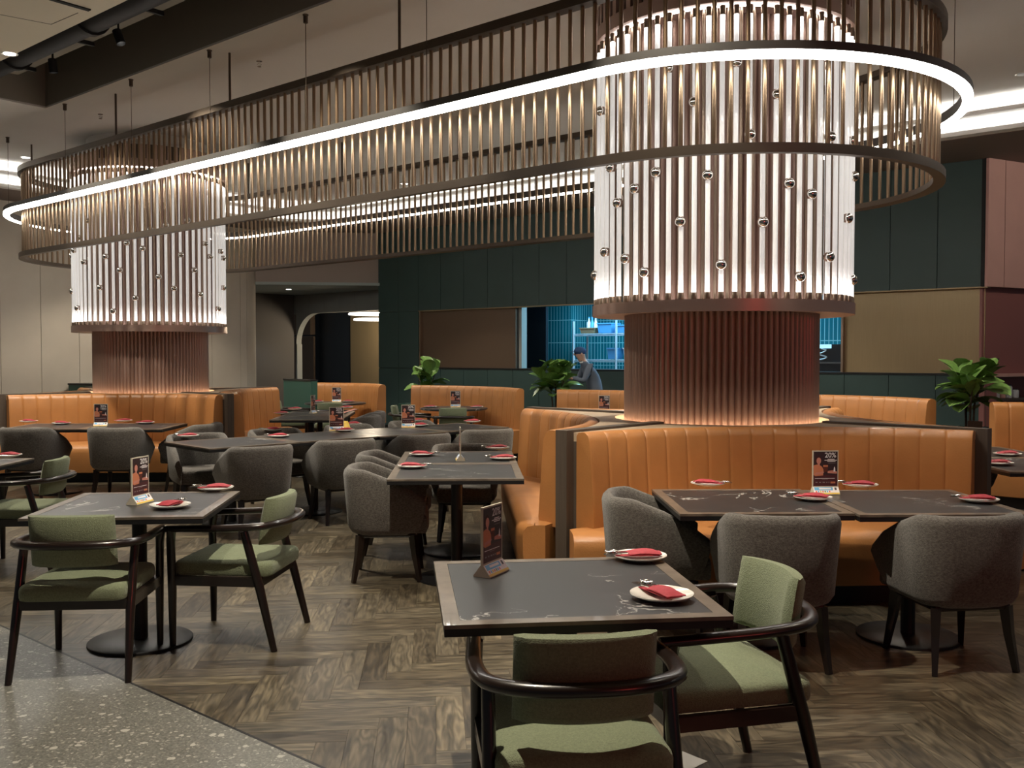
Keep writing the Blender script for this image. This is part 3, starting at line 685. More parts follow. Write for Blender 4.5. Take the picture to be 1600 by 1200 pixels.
for c, lb, balls in ((CR, 'right and nearer fluted copper column with a drum of lit glass tubes', BR), (CL, 'left and farther fluted copper column with a drum of lit glass tubes', BL)):
    e = empty('fluted_column', c); tag(e, lb, 'column')
    obj('fluted_shaft', flute_me, e)
    dr = obj('bottom_ring', botring, e); obj('glow_strip', strip_b, dr)
    tp = obj('top_ring', topring, e); obj('glow_strip', strip_t, tp)
    obj('slatted_collar', slats_me, e); obj('collar_core', collar_me, e); obj('ceiling_rose', cap_me, e); obj('base_glow_strip', base_strip, e)
    for k in range(NT):
        a = 2*PI*(k+.3)/NT; x, y = RD*math.cos(a), RD*math.sin(a)
        t = obj('glass_tube', tube_me, e, (x, y, 0))
        obj('socket', sock_me, t, (0, 0, ZB+.07)); obj('socket', sock_me, t, (0, 0, ZTT)); obj('end_glow_steps', end_me, t, (0, 0, ZTB)); obj('end_glow_steps', end_me, t, (0, 0, ZTT)).rotation_euler = (PI, 0, 0)
        a += PI/NT; obj('copper_rod', rod_me, e, (.90*math.cos(a), .90*math.sin(a), 0))
    extra = random.Random(3)
    bl = [at_drum(px, py, c)-c for px, py in balls]
    front = math.atan2(-c.y, -c.x)
    for k in range(22):
        a = front+PI+extra.uniform(-1.5, 1.5); bl.append(Vector((RD*math.cos(a), RD*math.sin(a), extra.uniform(2.1, 3.8))))
    for q in bl:
        a = math.atan2(q.y, q.x); k = round(a*NT/(2*PI)-.3); a = 2*PI*(k+.3)/NT
        obj('mirror_ball', ball_me, e, ((RD+.012)*math.cos(a), (RD+.012)*math.sin(a), q.z))

# ================================================================== PENDANT: stadium of rods and a light ring
def stadium(R, n=40, m_=48):
    d = (CR-CL).normalized(); nn = Vector((-d.y, d.x, 0)); P = []
    for k in range(n+1):
        a = -PI/2+PI*k/n; P.append((CR+(d*math.cos(a)+nn*math.sin(a))*R, d*math.cos(a)+nn*math.sin(a)))
    for k in range(1, m_): t = k/m_; P.append((CR.lerp(CL, t)+nn*R, nn))
    for k in range(n+1):
        a = PI/2+PI*k/n; P.append((CL+(d*math.cos(a)+nn*math.sin(a))*R, d*math.cos(a)+nn*math.sin(a)))
    for k in range(1, m_): t = k/m_; P.append((CL.lerp(CR, t)-nn*R, -nn))
    return P
def sweep_st(R, pr, name, m, parent, smooth=35):
    P = stadium(R); P.append(P[0]); g = MB()
    g.grid([[(p.x+q.x*o, p.y+q.y*o, z) for o, z in pr] for p, q in P], closed_u=True)
    return g.build(name, m, parent, smooth=smooth)
pe = empty('rod_pendant', (0, 0, 0)); tag(pe, 'long oval hanging screen of bronze rods wrapped around both columns', 'pendant')
RP, ZPB, ZPT = 1.595, 2.85, 3.95
sweep_st(RP, [(-.05, ZPB-.022), (.035, ZPB-.03), (.035, ZPB+.032), (-.05, ZPB+.022)], 'bottom_rail', M['rail'], pe)
sweep_st(RP, [(-.025, ZPT-.03), (.035, ZPT-.03), (.035, ZPT+.035), (-.025, ZPT+.035)], 'top_rail', M['rail'], pe)
sweep_st(RP, [(-.06, ZPT-.03), (-.025, ZPT-.03), (-.025, ZPT-.018), (-.06, ZPT-.018)], 'inner_flange', M['rail'], pe)
prod_me = MB().lathe([(.0145, ZPB), (.0145, ZPT-.02)], 10).mesh('rod', M['bronze'], 60)
P = [p for p, q in stadium(RP-.018, 80, 120)]; P.append(P[0])
tot = sum((P[i+1]-P[i]).length for i in range(len(P)-1)); NR = 264; step = tot/NR; acc = 0; nxt = 0
for i in range(len(P)-1):
    L_ = (P[i+1]-P[i]).length
    while nxt < acc+L_ and nxt < tot-.5*step:
        q = P[i].lerp(P[i+1], (nxt-acc)/L_); obj('rod', prod_me, pe, (q.x, q.y, 0)); nxt += step
    acc += L_
hang_me = MB().lathe([(.012, ZPT+.03), (.012, ZC)], 10).mesh('hanger_rod', M['rail'], 60)
d_ = (CR-CL).normalized(); n_ = Vector((-d_.y, d_.x, 0))
def on_line(px, off):
    """where a sight line column meets the straight front (or back) run of the pendant"""
    t = (px-800)/F; A = CL+n_*off
    # solve A + s d = (t*Y, Y)
    s = (t*A.y - A.x)/(d_.x - t*d_.y); return A+d_*s
for px in (186, 363, 626): q = on_line(px, -RP); obj('hanger_rod', hang_me, pe, (q.x, q.y, 0))
q = on_line(905, -RP); obj('hanger_rod', hang_me, pe, (q.x, q.y, 0))
q = CL-d_*RP*math.cos(.75)-n_*RP*math.sin(.75); obj('hanger_rod', hang_me, pe, (q.x, q.y, 0))
for t in (0, .25, .5, .75, 1): q = CL.lerp(CR, t)+n_*RP; obj('hanger_rod', hang_me, pe, (q.x, q.y, 0))
q = CR+d_*RP; obj('hanger_rod', hang_me, pe, (q.x, q.y, 0))
# light ring
lr = empty('light_ring', (0, 0, 0)); tag(lr, 'glowing white oval LED ring suspended around the bronze rods', 'light ring')
RL, ZL = 1.765, 3.40
sweep_st(RL, [(-.036, ZL-.019), (.036, ZL+.005), (.036, ZL+.058), (-.036, ZL+.058)], 'channel', mat('channel_grey', (.10, .095, .09), .5, metal=.4), lr)
sweep_st(RL, [(-.034, ZL-.034), (.026, ZL-.031), (.036, ZL-.022), (.036, ZL+.004), (-.034, ZL-.020)], 'diffuser', M['led'], lr)
wire_me = MB().lathe([(.003, ZL+.06), (.003, ZC)], 6).mesh('wire', M['rail'], 60)
cup_me = MB().lathe([(.014, -.075), (.02, -.07), (.02, -.012), (.026, -.006), (.026, 0)], 12).mesh('ceiling_cup', M['rail'], 40)
def wire(q): w_ = obj('wire', wire_me, lr, (q.x, q.y, 0)); obj('ceiling_cup', cup_me, w_, (0, 0, ZC))
for px in (107, 210, 332, 481, 668): wire(on_line(px, -RL))
for a in (.35, 1.0): wire(CL-d_*RL*math.cos(a)-n_*RL*math.sin(a))
wire(CL-d_*RL)
wire(CR+d_*RL*math.cos(.45)-n_*RL*math.sin(.45)); wire(CR+d_*RL*math.cos(.6)+n_*RL*math.sin(.6))
for t in (.12, .37, .62, .87): wire(CL.lerp(CR, t)+n_*RL)

# ================================================================== BANQUETTES
def banquette(name, loc, rz, w, ym, ye, yf, label, group, H=1.06, SH=.45, th=.13, sweepseat=True):
    """local: column side at -y... the open (sitting) side looks to +y. back line runs from ym (middle) to ye (ends)."""
    e = empty(name, loc, rz); tag(e, label, 'booth seat', group)
    s = ye-ym; R = (w*w+s*s)/(2*s); half = math.asin(min(1, w/R)); cy = ym+R
    arcL = 2*half*R; npan = max(6, int(round(arcL/.165)))
    # samples along the arc with a seam between panels
    S = []
    for p in range(npan):
        for f, dpt in ((0.0, 1.0), (.035, .12), (.16, 0), (.5, -.06), (.84, 0), (.965, .12)):
            S.append(((p+f)/npan, dpt))
    S.append((1.0, .6)); S[0] = (0.0, .6)
    def base(t, r_in, z):
        a = -half+2*half*t; rr = R-r_in
        return (rr*math.sin(a), cy-rr*math.cos(a), z)
    rows = []
    zb = SH-.03
    for t, dp in S:
        dd = .006*dp
        lean = .035
        pr = [(0, zb), (0, H-.03), (.02, H-.006), (.05, H-dd*.6), (th-.055, H-dd*.8), (th-.022-dd, H-.022), (th-.004-dd, H-.06), (th-dd+lean*.25, H-.2), (th-dd+lean*.7, SH+.2), (th-dd+lean, SH+.03), (th-dd*.5+lean-.01, zb)]
        rows.append([base(t, o, z) for o, z in pr])
    g = MB(); g.grid(rows, closed_u=True, cap=True); g.build('backrest', M['leather'], e, smooth=50)
    # seat cushion: loft between the back line and the front line
    rows = []
    nS = 28
    for i in range(nS+1):
        t = i/nS; bx, by, _ = base(t, th-.01, 0)
        edge = min(i, nS-i)/nS; rr = max(0, 1-edge/.06)
        fx = bx*(w+.055)/abs(base(0, th-.01, 0)[0])
        yfr = yf - .035*rr*rr
        crown = .012*math.sin(PI*min(1, max(0, t)))
        seam = .004 if i % 7 == 0 else 0
        pr = [(by, SH-.06), (by, SH-.005), (by+.05, SH+crown-seam), ((by+yfr)/2, SH+crown-seam), (yfr-.08, SH+crown*.6-seam), (yfr-.03, SH-.012), (yfr-.004, SH-.04), (yfr, SH-.09), (yfr-.004, SH-.2), (yfr-.02, .125), (yfr-.05, .115), (by, .115)]
        rows.append([(fx, y, z) for y, z in pr])
    g = MB(); g.grid(rows, closed_u=True, cap=True); g.build('seat', M['leather'], e, smooth=50)
    rows = [[(base(i/14, th, 0)[0]*(w+.03)/abs(base(0, th, 0)[0]), y, z) for y, z in ((base(i/14, th, 0)[1], 0), (yf-.09, 0), (yf-.09, .118), (base(i/14, th, 0)[1], .118))] for i in range(15)]
    g = MB(); g.grid(rows, closed_u=True, cap=True); g.build('plinth', M['black'], e)
    return e
def star(c, phi, half_b, names, yfs, tag_):
    """four concave booths around a column, a ledge and four divider posts"""
    hw = 1.32; yM, yE = .99, 1.42
    s = yE-yM; R = (hw*hw+s*s)/(2*s); hf = math.asin(hw/R)
    for k in range(4):
        # k: 0 front (-b), 1 left (-a), 2 back, 3 right ; local +y is the open side
        rz = phi + {0: PI, 1: PI/2, 2: 0, 3: -PI/2}[k]
        if names[k]: banquette('banquette', (c.x, c.y, 0), rz, hw, yM, yE, yfs[k], names[k], 'leather booths around the columns')
    e = empty('booth_core', (c.x, c.y, 0), phi); tag(e, 'wood core with beige ledge and divider posts of the booths around the '+tag_+' column', 'booth divider')
    pts = []
    for k in range(4):
        rot = {0: PI, 1: PI/2, 2: 0, 3: -PI/2}[k]
        for i in range(13):
            a = hf-2*hf*i/12
            x, y = R*math.sin(a), yM+R-R*math.cos(a)-.004
            pts.append((x*math.cos(rot)-y*math.sin(rot), x*math.sin(rot)+y*math.cos(rot)))
    pts = list(reversed(pts))
    # order by angle
    pts.sort(key=lambda p: math.atan2(p[1], p[0]))
    n = len(pts); inn = [(.835*math.cos(math.atan2(y, x)), .835*math.sin(math.atan2(y, x))) for x, y in pts]
    MB().prism(pts, 0, .995).build('core', M['postwood'], e)
    g = MB()
    for z in (.995, 1.052): g.v += [(x, y, z) for x, y in pts]+[(x, y, z) for x, y in inn]
    for i in range(n):
        j = (i+1) % n
        g.f += [(2*n+i, 2*n+j, 3*n+j, 3*n+i), (i, j, 2*n+j, 2*n+i), (n+j, n+i, 3*n+i, 3*n+j), (j, i, n+i, n+j)]; g.m += [0]*4
    g.build('ledge', M['ledge'], e)
    for sx in (-1, 1):
        for sy in (-1, 1):
            q = .046*.7071; L1, L0 = 1.42, .62
            po = [(sx*(L0-q), sy*(L0+q)), (sx*(L1-q), sy*(L1+q)), (sx*(L1+q), sy*(L1-q)), (sx*(L0+q), sy*(L0-q))]
            if sx*sy > 0: po.reverse()
            MB().prism(po, 0, 1.068).build('divider_post', M['postwood'], e)
SPH = math.radians(3.0)
star(CR, SPH, 0, ('curved tan leather booth at the front of the nearer column', 'curved tan leather booth on the left side of the nearer column', 'tan leather booth behind the nearer column', 'tan leather booth on the right side of the nearer column'), (1.80, 1.70, 1.75, 1.75), 'nearer')
star(CL, SPH, 0, ('curved tan leather booth at the front of the farther column', 'tan leather booth on the left side of the farther column', 'tan leather booth behind the farther column', 'curved tan leather booth on the right side of the farther column'), (1.75, 1.75, 1.75, 1.75), 'farther')
# far row of booths along the green wall, each opening towards the columns
for u0, u1, v, lb in ((-14.05, -11.95, 11.05, 'leftmost tan booth of the far row beside the green partition'), (-11.45, -9.03, 11.15, 'second tan booth of the far row behind a round table'),
                      (-8.45, -6.1, 11.15, 'third tan booth of the far row partly hidden by the nearer column'), (-5.6, -3.32, 11.55, 'tan booth of the far row just right of the nearer column'), (-2.72, -.4, 11.2, 'rightmost tan booth of the far row cut by the picture edge')):
    uc = (u0+u1)/2; hw = (u1-u0)/2-.02
    x, y, _ = W(uc, v+.12)
    banquette('banquette', (x, y, 0), TH+PI, hw, 0, .36, .78, lb, 'leather booths in the far row')
# ================================================================== TABLES
TS, TZ = .89, .75
def make_table(name, w, d, disc=.27):
    e = empty(name); e['category'] = 'table'
    rim = .05
    g = MB()
    for (a, b, c_, d_) in (((-w/2, -d/2), (w/2, -d/2), (w/2-rim, -d/2+rim), (-w/2+rim, -d/2+rim)), ((w/2, -d/2), (w/2, d/2), (w/2-rim, d/2-rim), (w/2-rim, -d/2+rim)),
                           ((w/2, d/2), (-w/2, d/2), (-w/2+rim, d/2-rim), (w/2-rim, d/2-rim)), ((-w/2, d/2), (-w/2, -d/2), (-w/2+rim, -d/2+rim), (-w/2+rim, d/2-rim))):
        MB().prism([a, b, c_, d_], TZ-.012, TZ).build('edge_rail', M['rimwood'], e)
    MB().box(-w/2+rim+.001, w/2-rim-.001, -d/2+rim+.001, d/2-rim-.001, TZ-.0125, TZ-.0008).build('stone_top', M['stone'], e)
    MB().box(-w/2+.001, w/2-.001, -d/2+.001, d/2-.001, TZ-.036, TZ-.0125).build('underframe', M['metalblk'], e)  # black edge below the rim, shade of the front face put into its colour
    MB().box(-.28, .28, -.28, .28, TZ-.05, TZ-.036).build('mount_plate', M['metalblk'], e)
    MB().lathe([(.038, .02), (.038, TZ-.05)], 20).build('stem', M['metalblk'], e, smooth=40)
    MB().lathe([(disc, 0), (disc, .012), (disc-.006, .016), (.05, .018)], 48).build('base_disc', M['metalblk'], e, smooth=40)
    return e
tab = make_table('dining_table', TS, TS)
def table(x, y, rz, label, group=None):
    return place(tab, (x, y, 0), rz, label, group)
table(.189, 3.308, .116, 'nearest dark marble table with a wooden rim, in the foreground')
table(-2.015, 5.145, .077, 'dark square table in the left foreground beside the terrazzo')
# middle pair
mphi = math.radians(2.6); mc = Vector((-.405, 7.055, 0)); mb_ = Vector((-math.sin(mphi), math.cos(mphi), 0))
q = mc-mb_*.442; table(q.x, q.y, mphi, 'nearer of the two joined tables in the middle of the room', 'middle pair of tables')
q = mc+mb_*.454; table(q.x, q.y, mphi, 'farther of the two joined tables in the middle of the room', 'middle pair of tables')
# front booth of the right column
table(1.288, 5.262, .015, 'left of the two joined marble tables at the front booth', 'front booth tables')
table(2.184, 5.235, .02, 'right of the two joined marble tables at the front booth', 'front booth tables')
# left booth
table(-4.258, 10.80, .03, 'right of the two joined tables at the left booth', 'left booth tables')
table(-5.154, 10.79, .03, 'left of the two joined tables at the left booth', 'left booth tables')
# diagonal row
rd = Vector((.72, .694, 0)).normalized(); rn = Vector((-rd.y, rd.x, 0)); P0 = Vector((-2.60, 8.18, 0)); ra = math.atan2(rd.y, rd.x)
ROW = []
for k, lb in enumerate(('nearest', 'second', 'third', 'farthest')):
    q = P0+rd*(.445+.895*k)+rn*(.445+(0, .02, -.015, .01)[k]); ROW.append(q)
    table(q.x, q.y, ra, lb+' table of the diagonal row left of the middle', 'diagonal row of tables')
# far pair
ec = Vector((-2.62, 12.75, 0)); ephi = math.radians(4)
q = Vector((-2.60, 12.32, 0)); table(q.x, q.y, ephi, 'nearer of the two joined tables by the farther column', 'far pair of tables')
q = Vector((-2.66, 13.215, 0)); table(q.x, q.y, ephi, 'farther of the two joined tables by the farther column', 'far pair of tables')
table(-4.16, 6.98, .02, 'dark table cut by the left picture edge')
table(3.86, 7.02, .03, 'nearer table at the right picture edge beside the booth', 'right edge tables'); table(3.84, 7.92, .03, 'farther table at the right picture edge beside the booth', 'right edge tables')
# round tables
def round_table(x, y, label):
    e = empty('round_table', (x, y, 0)); tag(e, label, 'table', 'round tables at the far booths')
    MB().lathe([(.50, TZ-.03), (.515, TZ-.022), (.515, TZ-.006), (.508, TZ)], 48).build('top', M['stone'], e, smooth=35)
    MB().lathe([(.036, .018), (.036, TZ-.03)], 16).build('stem', M['metalblk'], e, smooth=40)
    MB().lathe([(.27, 0), (.27, .012), (.05, .018)], 36).build('base_disc', M['metalblk'], e, smooth=40)
r1 = at(524, 629, TZ); r2 = at(709, 637, TZ); r3 = Vector((1.45, 13.1, TZ))
round_table(r1.x, r1.y, 'round table at the leftmost far booth'); round_table(r2.x, r2.y, 'round table at the second far booth'); round_table(r3.x, r3.y, 'round table at the third far booth behind the nearer column')
q4 = W(-4.45, 10.75); round_table(q4[0], q4[1], 'round table at the far booth right of the nearer column')

# ================================================================== GREEN ARMCHAIRS
def make_armchair():
    e = empty('armchair'); e['category'] = 'armchair'
    # legs: front ones vertical up to the arm, rear ones raked
    for s in (-1, 1):
        g = MB(); g.tube([(s*.262, .245, 0), (s*.262, .245, .30), (s*.264, .25, .56), (s*.268, .245, .628)], [.0155, .021, .021, .026], 10, squash=(1, 1.1)); g.build('leg', M['darkwood'], e, smooth=50)
        g = MB(); g.tube([(s*.275, -.315, 0), (s*.264, -.235, .33), (s*.262, -.15, .628)], [.0155, .022, .020], 10, squash=(1, 1.15)); g.build('leg', M['darkwood'], e, smooth=50)
    # continuous arm rail
    P = catmull([(-.268, .285, .632), (-.283, .12, .640), (-.292, -.08, .648), (-.262, -.235, .655), (-.15, -.318, .660), (0, -.342, .662), (.15, -.318, .660), (.262, -.235, .655), (.292, -.08, .648), (.283, .12, .640), (.268, .285, .632)], 5)
    rr = [.019+.004*math.sin(PI*i/(len(P)-1)) for i in range(len(P))]
    g = MB(); g.tube(P, rr, 10, squash=(1.25, .92)); g.build('arm_rail', M['darkwood'], e, smooth=60)
    # seat frame rails
    g = MB(); g.box(-.25, .25, .215, .245, .335, .385); g.box(-.25, .25, -.245, -.215, .335, .385); g.box(-.272, -.247, -.24, .24, .335, .385); g.box(.247, .272, -.24, .24, .335, .385); g.build('seat_frame', M['darkwood'], e)
    def rr_loop(sx, sy, r, z):
        P = []
        for (cx, cy, a0) in ((sx/2-r, sy/2-r, 0), (-sx/2+r, sy/2-r, PI/2), (-sx/2+r, -sy/2+r, PI), (sx/2-r, -sy/2+r, 1.5*PI)):
            for i in range(6): a = a0+PI/2*i/5; P.append((cx+r*math.cos(a), cy+r*math.sin(a)-.018, z))
        return P
    rows = [rr_loop(.50-2*i_, .54-2*i_, max(.004, .05-i_), z) for i_, z in ((.02, .382), (.004, .388), (0, .40), (0, .432), (.004, .446), (.014, .456), (.03, .462), (.08, .470), (.15, .475), (.22, .477), (.243, .4775))]
    g = MB(); g.grid(rows, closed_u=True, cap=True); g.build('seat', M['sagefab'], e, smooth=50)
    # curved back cushion
    rows = []
    nx = 14
    for i in range(nx+1):
        t = -1+2*i/nx; x = .20*t; yc = -.268+.05*t*t
        ed = max(0, (abs(t)-.86)/.14); th = .032*math.sqrt(max(.02, 1-ed*ed)); x = .20*t
        zt, zb = .795-.004*t*t, .545
        pr = []
        for y_, z_ in ((-1, zb+.02), (-1, (zb+zt)/2), (-1, zt-.02), (-.6, zt-.003), (.6, zt), (1, zt-.022), (1.15, (zb+zt)/2), (1, zb+.02), (.6, zb), (-.6, zb)):
            lean = -.05*(z_-.6)/.3
            pr.append((x, yc+y_*th+lean, z_))
        rows.append(pr)
    g = MB(); g.grid(rows, closed_u=True, cap=True); g.build('backrest', M['sagefab'], e, smooth=55)
    return e
arm = make_armchair()
def armchair(x, y, deg, label):     # deg: direction the sitter looks, 90 = away from the camera
    return place(arm, (x, y, 0), math.radians(deg-90), label, 'green armchairs')
armchair(.175, 2.855, 96.5, 'green armchair with its back to the viewer at the nearest table')
armchair(.685, 3.36, 194, 'green armchair at the right side of the nearest table')
armchair(-2.115, 4.78, 94, 'green armchair with its back to the viewer at the left foreground table')
armchair(-1.53, 5.27, 174, 'green armchair at the right side of the left foreground table')
armchair(-3.62, 7.02, 185, 'green armchair at the left edge table, facing left')
armchair(r1.x-.68, r1.y-.15, 5, 'green armchair facing right at the left side of the leftmost round table')
armchair(r1.x+.05, r1.y-.62, 95, 'green armchair with its back to the viewer at the leftmost round table')
armchair(r2.x+.03, r2.y-.60, 92, 'green armchair with its back to the viewer at the second round table')
armchair(r2.x-.62, r2.y-.12, 5, 'green armchair at the left side of the second round table')

# ================================================================== GREY TUB CHAIRS
def make_tub():
    e = empty('tub_chair'); e['category'] = 'tub chair'
    # plan path from the right arm front round the back to the left arm front
    hw, hd, rc = .285, .285, .17
    path = [(hw-.01, .26), (hw, .16), (hw, .02), (hw, -hd+rc)]
    for i in range(1, 8): a = PI/2*i/8; path.append((hw-rc+rc*math.cos(a), -hd+rc-rc*math.sin(a)))
    path += [(hw-rc, -hd), (.06, -hd-.012)]
    full = path + [(-x, y) for x, y in reversed(path)]
    n = len(full)
    # arc length
    Ls = [0]
    for i in range(1, n): Ls.append(Ls[-1]+math.hypot(full[i][0]-full[i-1][0], full[i][1]-full[i-1][1]))
    rows = []
    for i in range(n):
        x, y = full[i]
        a, b = full[max(i-1, 0)], full[min(i+1, n-1)]
        tx, ty = b[0]-a[0], b[1]-a[1]; l = math.hypot(tx, ty); inx, iny = -ty/l, tx/l
        if inx*(-x)+iny*(-y) < 0: inx, iny = -inx, -iny
        s = min(Ls[i], Ls[-1]-Ls[i])/Ls[-1]       # 0 at arm front .. .5 middle of the back
        k = max(0, min(1, (s-.015)/.27)); k = 1-(1-k)**1.35
        top = .595+.185*k
        end = max(0, 1-s/.045)
        top -= .03*end*end
        th = .058-.01*end
        zb = .325+.05*end
        pr = []
        for o, z, f in ((0.03, zb, .86), (0.012, zb+.014, .90), (0.002, zb+.05, .945), (0, (zb+top)/2, .985), (-.004, top-.05, 1.02), (.004, top-.02, 1.02), (.018, top-.004, 1.02), (.036, top, 1.02), (th-.008, top-.012, 1.02), (th, top-.045, 1.01), (th+.008, .50, .98), (th+.008, .40, .95)):
            pr.append(((x+inx*o)*f, (y+iny*o)*f, z))
        rows.append(pr)
    g = MB(); g.grid(rows, closed_u=True, cap=True); g.build('shell', M['greyfab'], e, smooth=60)
    # seat cushion: D-shaped pad
    pts = []
    for x, y in [(.205, .27), (.222, .24), (.222, -.10), (.17, -.205), (0, -.222), (-.17, -.205), (-.222, -.10), (-.222, .24), (-.205, .27), (0, .285)]: pts.append(Vector((x, y, 0)))
    loop = catmull(pts, 4, closed=True)
    rows = []
    for f, z in ((.96, .335), (1.0, .35), (1.0, .43), (.985, .452), (.94, .463), (.6, .470), (.02, .472)): rows.append([(p.x*f, p.y*f, z) for p in loop])
    g = MB(); g.grid(rows, closed_u=True); g.f.append(tuple(reversed(range(len(loop))))); g.m.append(0); g.build('seat', M['greyfab'], e, smooth=55)
    g = MB(); g.rbox(0, 0, .318, .40, .40, .03, .01, 2); g.build('underframe', M['darkwood'], e)
    for sx in (-1, 1):
        for sy in (-1, 1):
            g = MB(); g.tube([(sx*.215, sy*.225-.0, 0), (sx*.195, sy*.195, .18), (sx*.185, sy*.18, .32)], [.018, .027, .034], 4); g.build('leg', M['darkwood'], e)
    return e
tub = make_tub()
def tubchair(x, y, deg, label): return place(tub, (x, y, 0), math.radians(deg-90), label, 'charcoal tub chairs')
tubchair(.815, 5.37, -4, 'charcoal tub chair at the left end of the front booth table')
tubchair(1.335, 4.84, 88, 'charcoal tub chair seen from behind at the front booth, left one of two')
tubchair(2.225, 4.83, 98, 'charcoal tub chair seen from behind at the front booth, right one of two')
tubchair(-.87, 6.70, 4, 'nearer charcoal tub chair on the left side of the middle tables')
tubchair(-.93, 7.58, 2, 'farther charcoal tub chair on the left side of the middle tables')
tubchair(-.40, 8.12, 272, 'charcoal tub chair facing the viewer at the far end of the middle tables')
tubchair(-4.28, 10.42, 91, 'charcoal tub chair seen from behind at the left booth, right one of two')
tubchair(-5.22, 10.42, 84, 'charcoal tub chair seen from behind at the left booth, left one of two')
tubchair(-3.64, 10.88, 170, 'charcoal tub chair at the right end of the left booth tables')
nm = ('nearest', 'second', 'third', 'farthest')
rowdeg = math.degrees(ra)
for k, qq in enumerate(ROW):
    a = qq-rn*.60-rd*.10; tubchair(a.x, a.y, rowdeg+90+(-8, -12, -12, -16)[k], 'charcoal tub chair on the near side of the diagonal row, at its %s table' % nm[k])
    a = qq+rn*.64; tubchair(a.x, a.y, rowdeg-90+(-14, -4, -6, -6)[k], 'charcoal tub chair on the far side of the diagonal row, at its %s table' % nm[k])
tubchair(-2.0, 12.28, 172, 'nearer tub chair on the right side of the far pair of tables')
tubchair(-2.05, 13.12, 176, 'farther tub chair on the right side of the far pair of tables')
tubchair(3.95, 8.55, 265, 'tub chair at the far end of the right edge tables')
tubchair(3.98, 6.32, 80, 'tub chair seen from behind at the right edge tables')
tubchair(4.52, 7.35, 182, 'tub chair on the right side of the right edge tables')
# ================================================================== PLACE SETTINGS
def make_plate():
    e = MB(); e.lathe([(.02, .004), (.055, .002), (.058, .0), (.064, .002), (.098, .013), (.105, .018), (.1045, .0205), (.100, .0185), (.068, .0085), (.05, .006), (.002, .006)], 40)
    return e.mesh('dinner_plate', M['plate'], 50)
plate_me = make_plate()
def make_napkin():
    """folded pocket: a long envelope with a slanted mouth and a second fold"""
    g = MB()
    def layer(pts, z0, h, nx=8, ny=5, sag=0):
        a, b, c_, d_ = [Vector(p) for p in pts]; rows = []
        top = []
        for j in range(ny+1):
            r = []
            for i in range(nx+1):
                s, t = i/nx, j/ny; p = a.lerp(b, s).lerp(d_.lerp(c_, s), t)
                bul = (1-(2*t-1)**4)*(1-.75*(2*s-1)**4)
                wob = .0018*math.sin(9*s+3*t)*math.sin(PI*t)
                r.append((p.x, p.y, z0+h*(.3+.7*bul)+wob+sag*(s-.5)**2))
            top.append(r)
        g.grid(top)
        o = len(g.v)
        # skirt
        per = top[0]+[r[-1] for r in top[1:]]+list(reversed(top[-1][:-1]))+[r[0] for r in reversed(top[1:-1])]
        n = len(per); g.add(per+[(x, y, z0) for x, y, z in per], [(i, n+i, n+(i+1) % n, (i+1) % n) for i in range(n)]+[tuple(range(n, 2*n))])
    layer([(-.108, -.026, 0), (.078, -.029, 0), (.082, .029, 0), (-.092, .03, 0)], .013, .010, sag=-.012)
    layer([(-.050, -.032, 0), (.084, -.033, 0), (.090, .032, 0), (-.072, .032, 0)], .021, .012, sag=-.03)
    return g.mesh('napkin', M['napkin'], 40)
napkin_me = make_napkin()
def fork_me():
    g = MB(); g.box(-.09, .03, -.004, .004, 0, .003)
    g.prism([(-.095, -.011), (-.085, -.011), (-.075, -.004), (-.075, .004), (-.085, .011), (-.095, .011)], 0, .003)
    for y in (-.0095, -.0032, .0032, .0095): g.box(-.145, -.094, y-.0016, y+.0016, 0, .0028)
    return g.mesh('fork', M['steel'])
def knife_me():
    g = MB(); g.prism([(-.14, .002), (-.125, -.009), (-.03, -.009), (-.02, -.005), (.05, -.005), (.05, .005), (-.03, .006)], 0, .003); return g.mesh('knife', M['steel'])
def spoon_me():
    g = MB(); g.box(-.09, .04, -.0035, .0035, .001, .004)
    rows = []
    for f, z in ((.05, -.001), (.55, .001), (.9, .005), (1, .0085), (.95, .0075), (.5, .003), (.05, .001)): rows.append([(-.112+.028*f*math.cos(2*PI*k/18), .019*f*math.sin(2*PI*k/18), z) for k in range(18)])
    g.grid(rows, closed_u=True); return g.mesh('spoon', M['steel'], 50)
fk, kn, sp = fork_me(), knife_me(), spoon_me()
def setting(px, py, deg, where, cutlery=1, world=None, z=TZ):
    p = world if world is not None else at(px, py-4, z)
    r = math.radians(deg)
    o = obj('dinner_plate', plate_me, None, (p.x, p.y, z)); tag(o, 'white plate '+where, 'plate', 'white plates on the tables')
    o.scale = (1, 1, 1)
    n = obj('napkin', napkin_me, None, (p.x, p.y, z+.002), r); n.scale = (.95, 1.08, 1.1); tag(n, 'folded crimson napkin on the plate '+where, 'napkin', 'crimson napkins on the plates')
    n.location.z = z+.0045
    if cutlery:
        c_, s_ = math.cos(r), math.sin(r)
        lst = ((fk, 'fork', -.018), (kn, 'knife', 0.0), (sp, 'spoon', .019)) if cutlery == 2 else ((fk, 'fork', -.012), (sp, 'spoon', .014))
        for me, nm_, dy in lst:
            o = obj(nm_, me, None, (p.x-dy*s_, p.y+dy*c_, z+.029), r+dy*3); o.rotation_euler = (0, -.04, r+dy*2)
            tag(o, 'steel %s tucked in the napkin %s' % (nm_, where), nm_, 'cutlery in the napkins')
setting(1034, 939, -64, 'at the front right of the nearest table', 2)
setting(1000, 878, 4, 'at the far right of the nearest table', 2)
setting(266, 797, -98, 'at the front right of the left foreground table', 2)
setting(337, 770, 5, 'at the far right of the left foreground table', 2)
setting(659, 716, 175, 'at the far left of the nearer middle table')
setting(644, 735, 178, 'at the front left of the nearer middle table')
setting(777, 706, 8, 'on the farther middle table at its right')
setting(786, 722, 6, 'at the right of the nearer middle table')
setting(1106, 763, 160, 'at the far left of the front booth table')
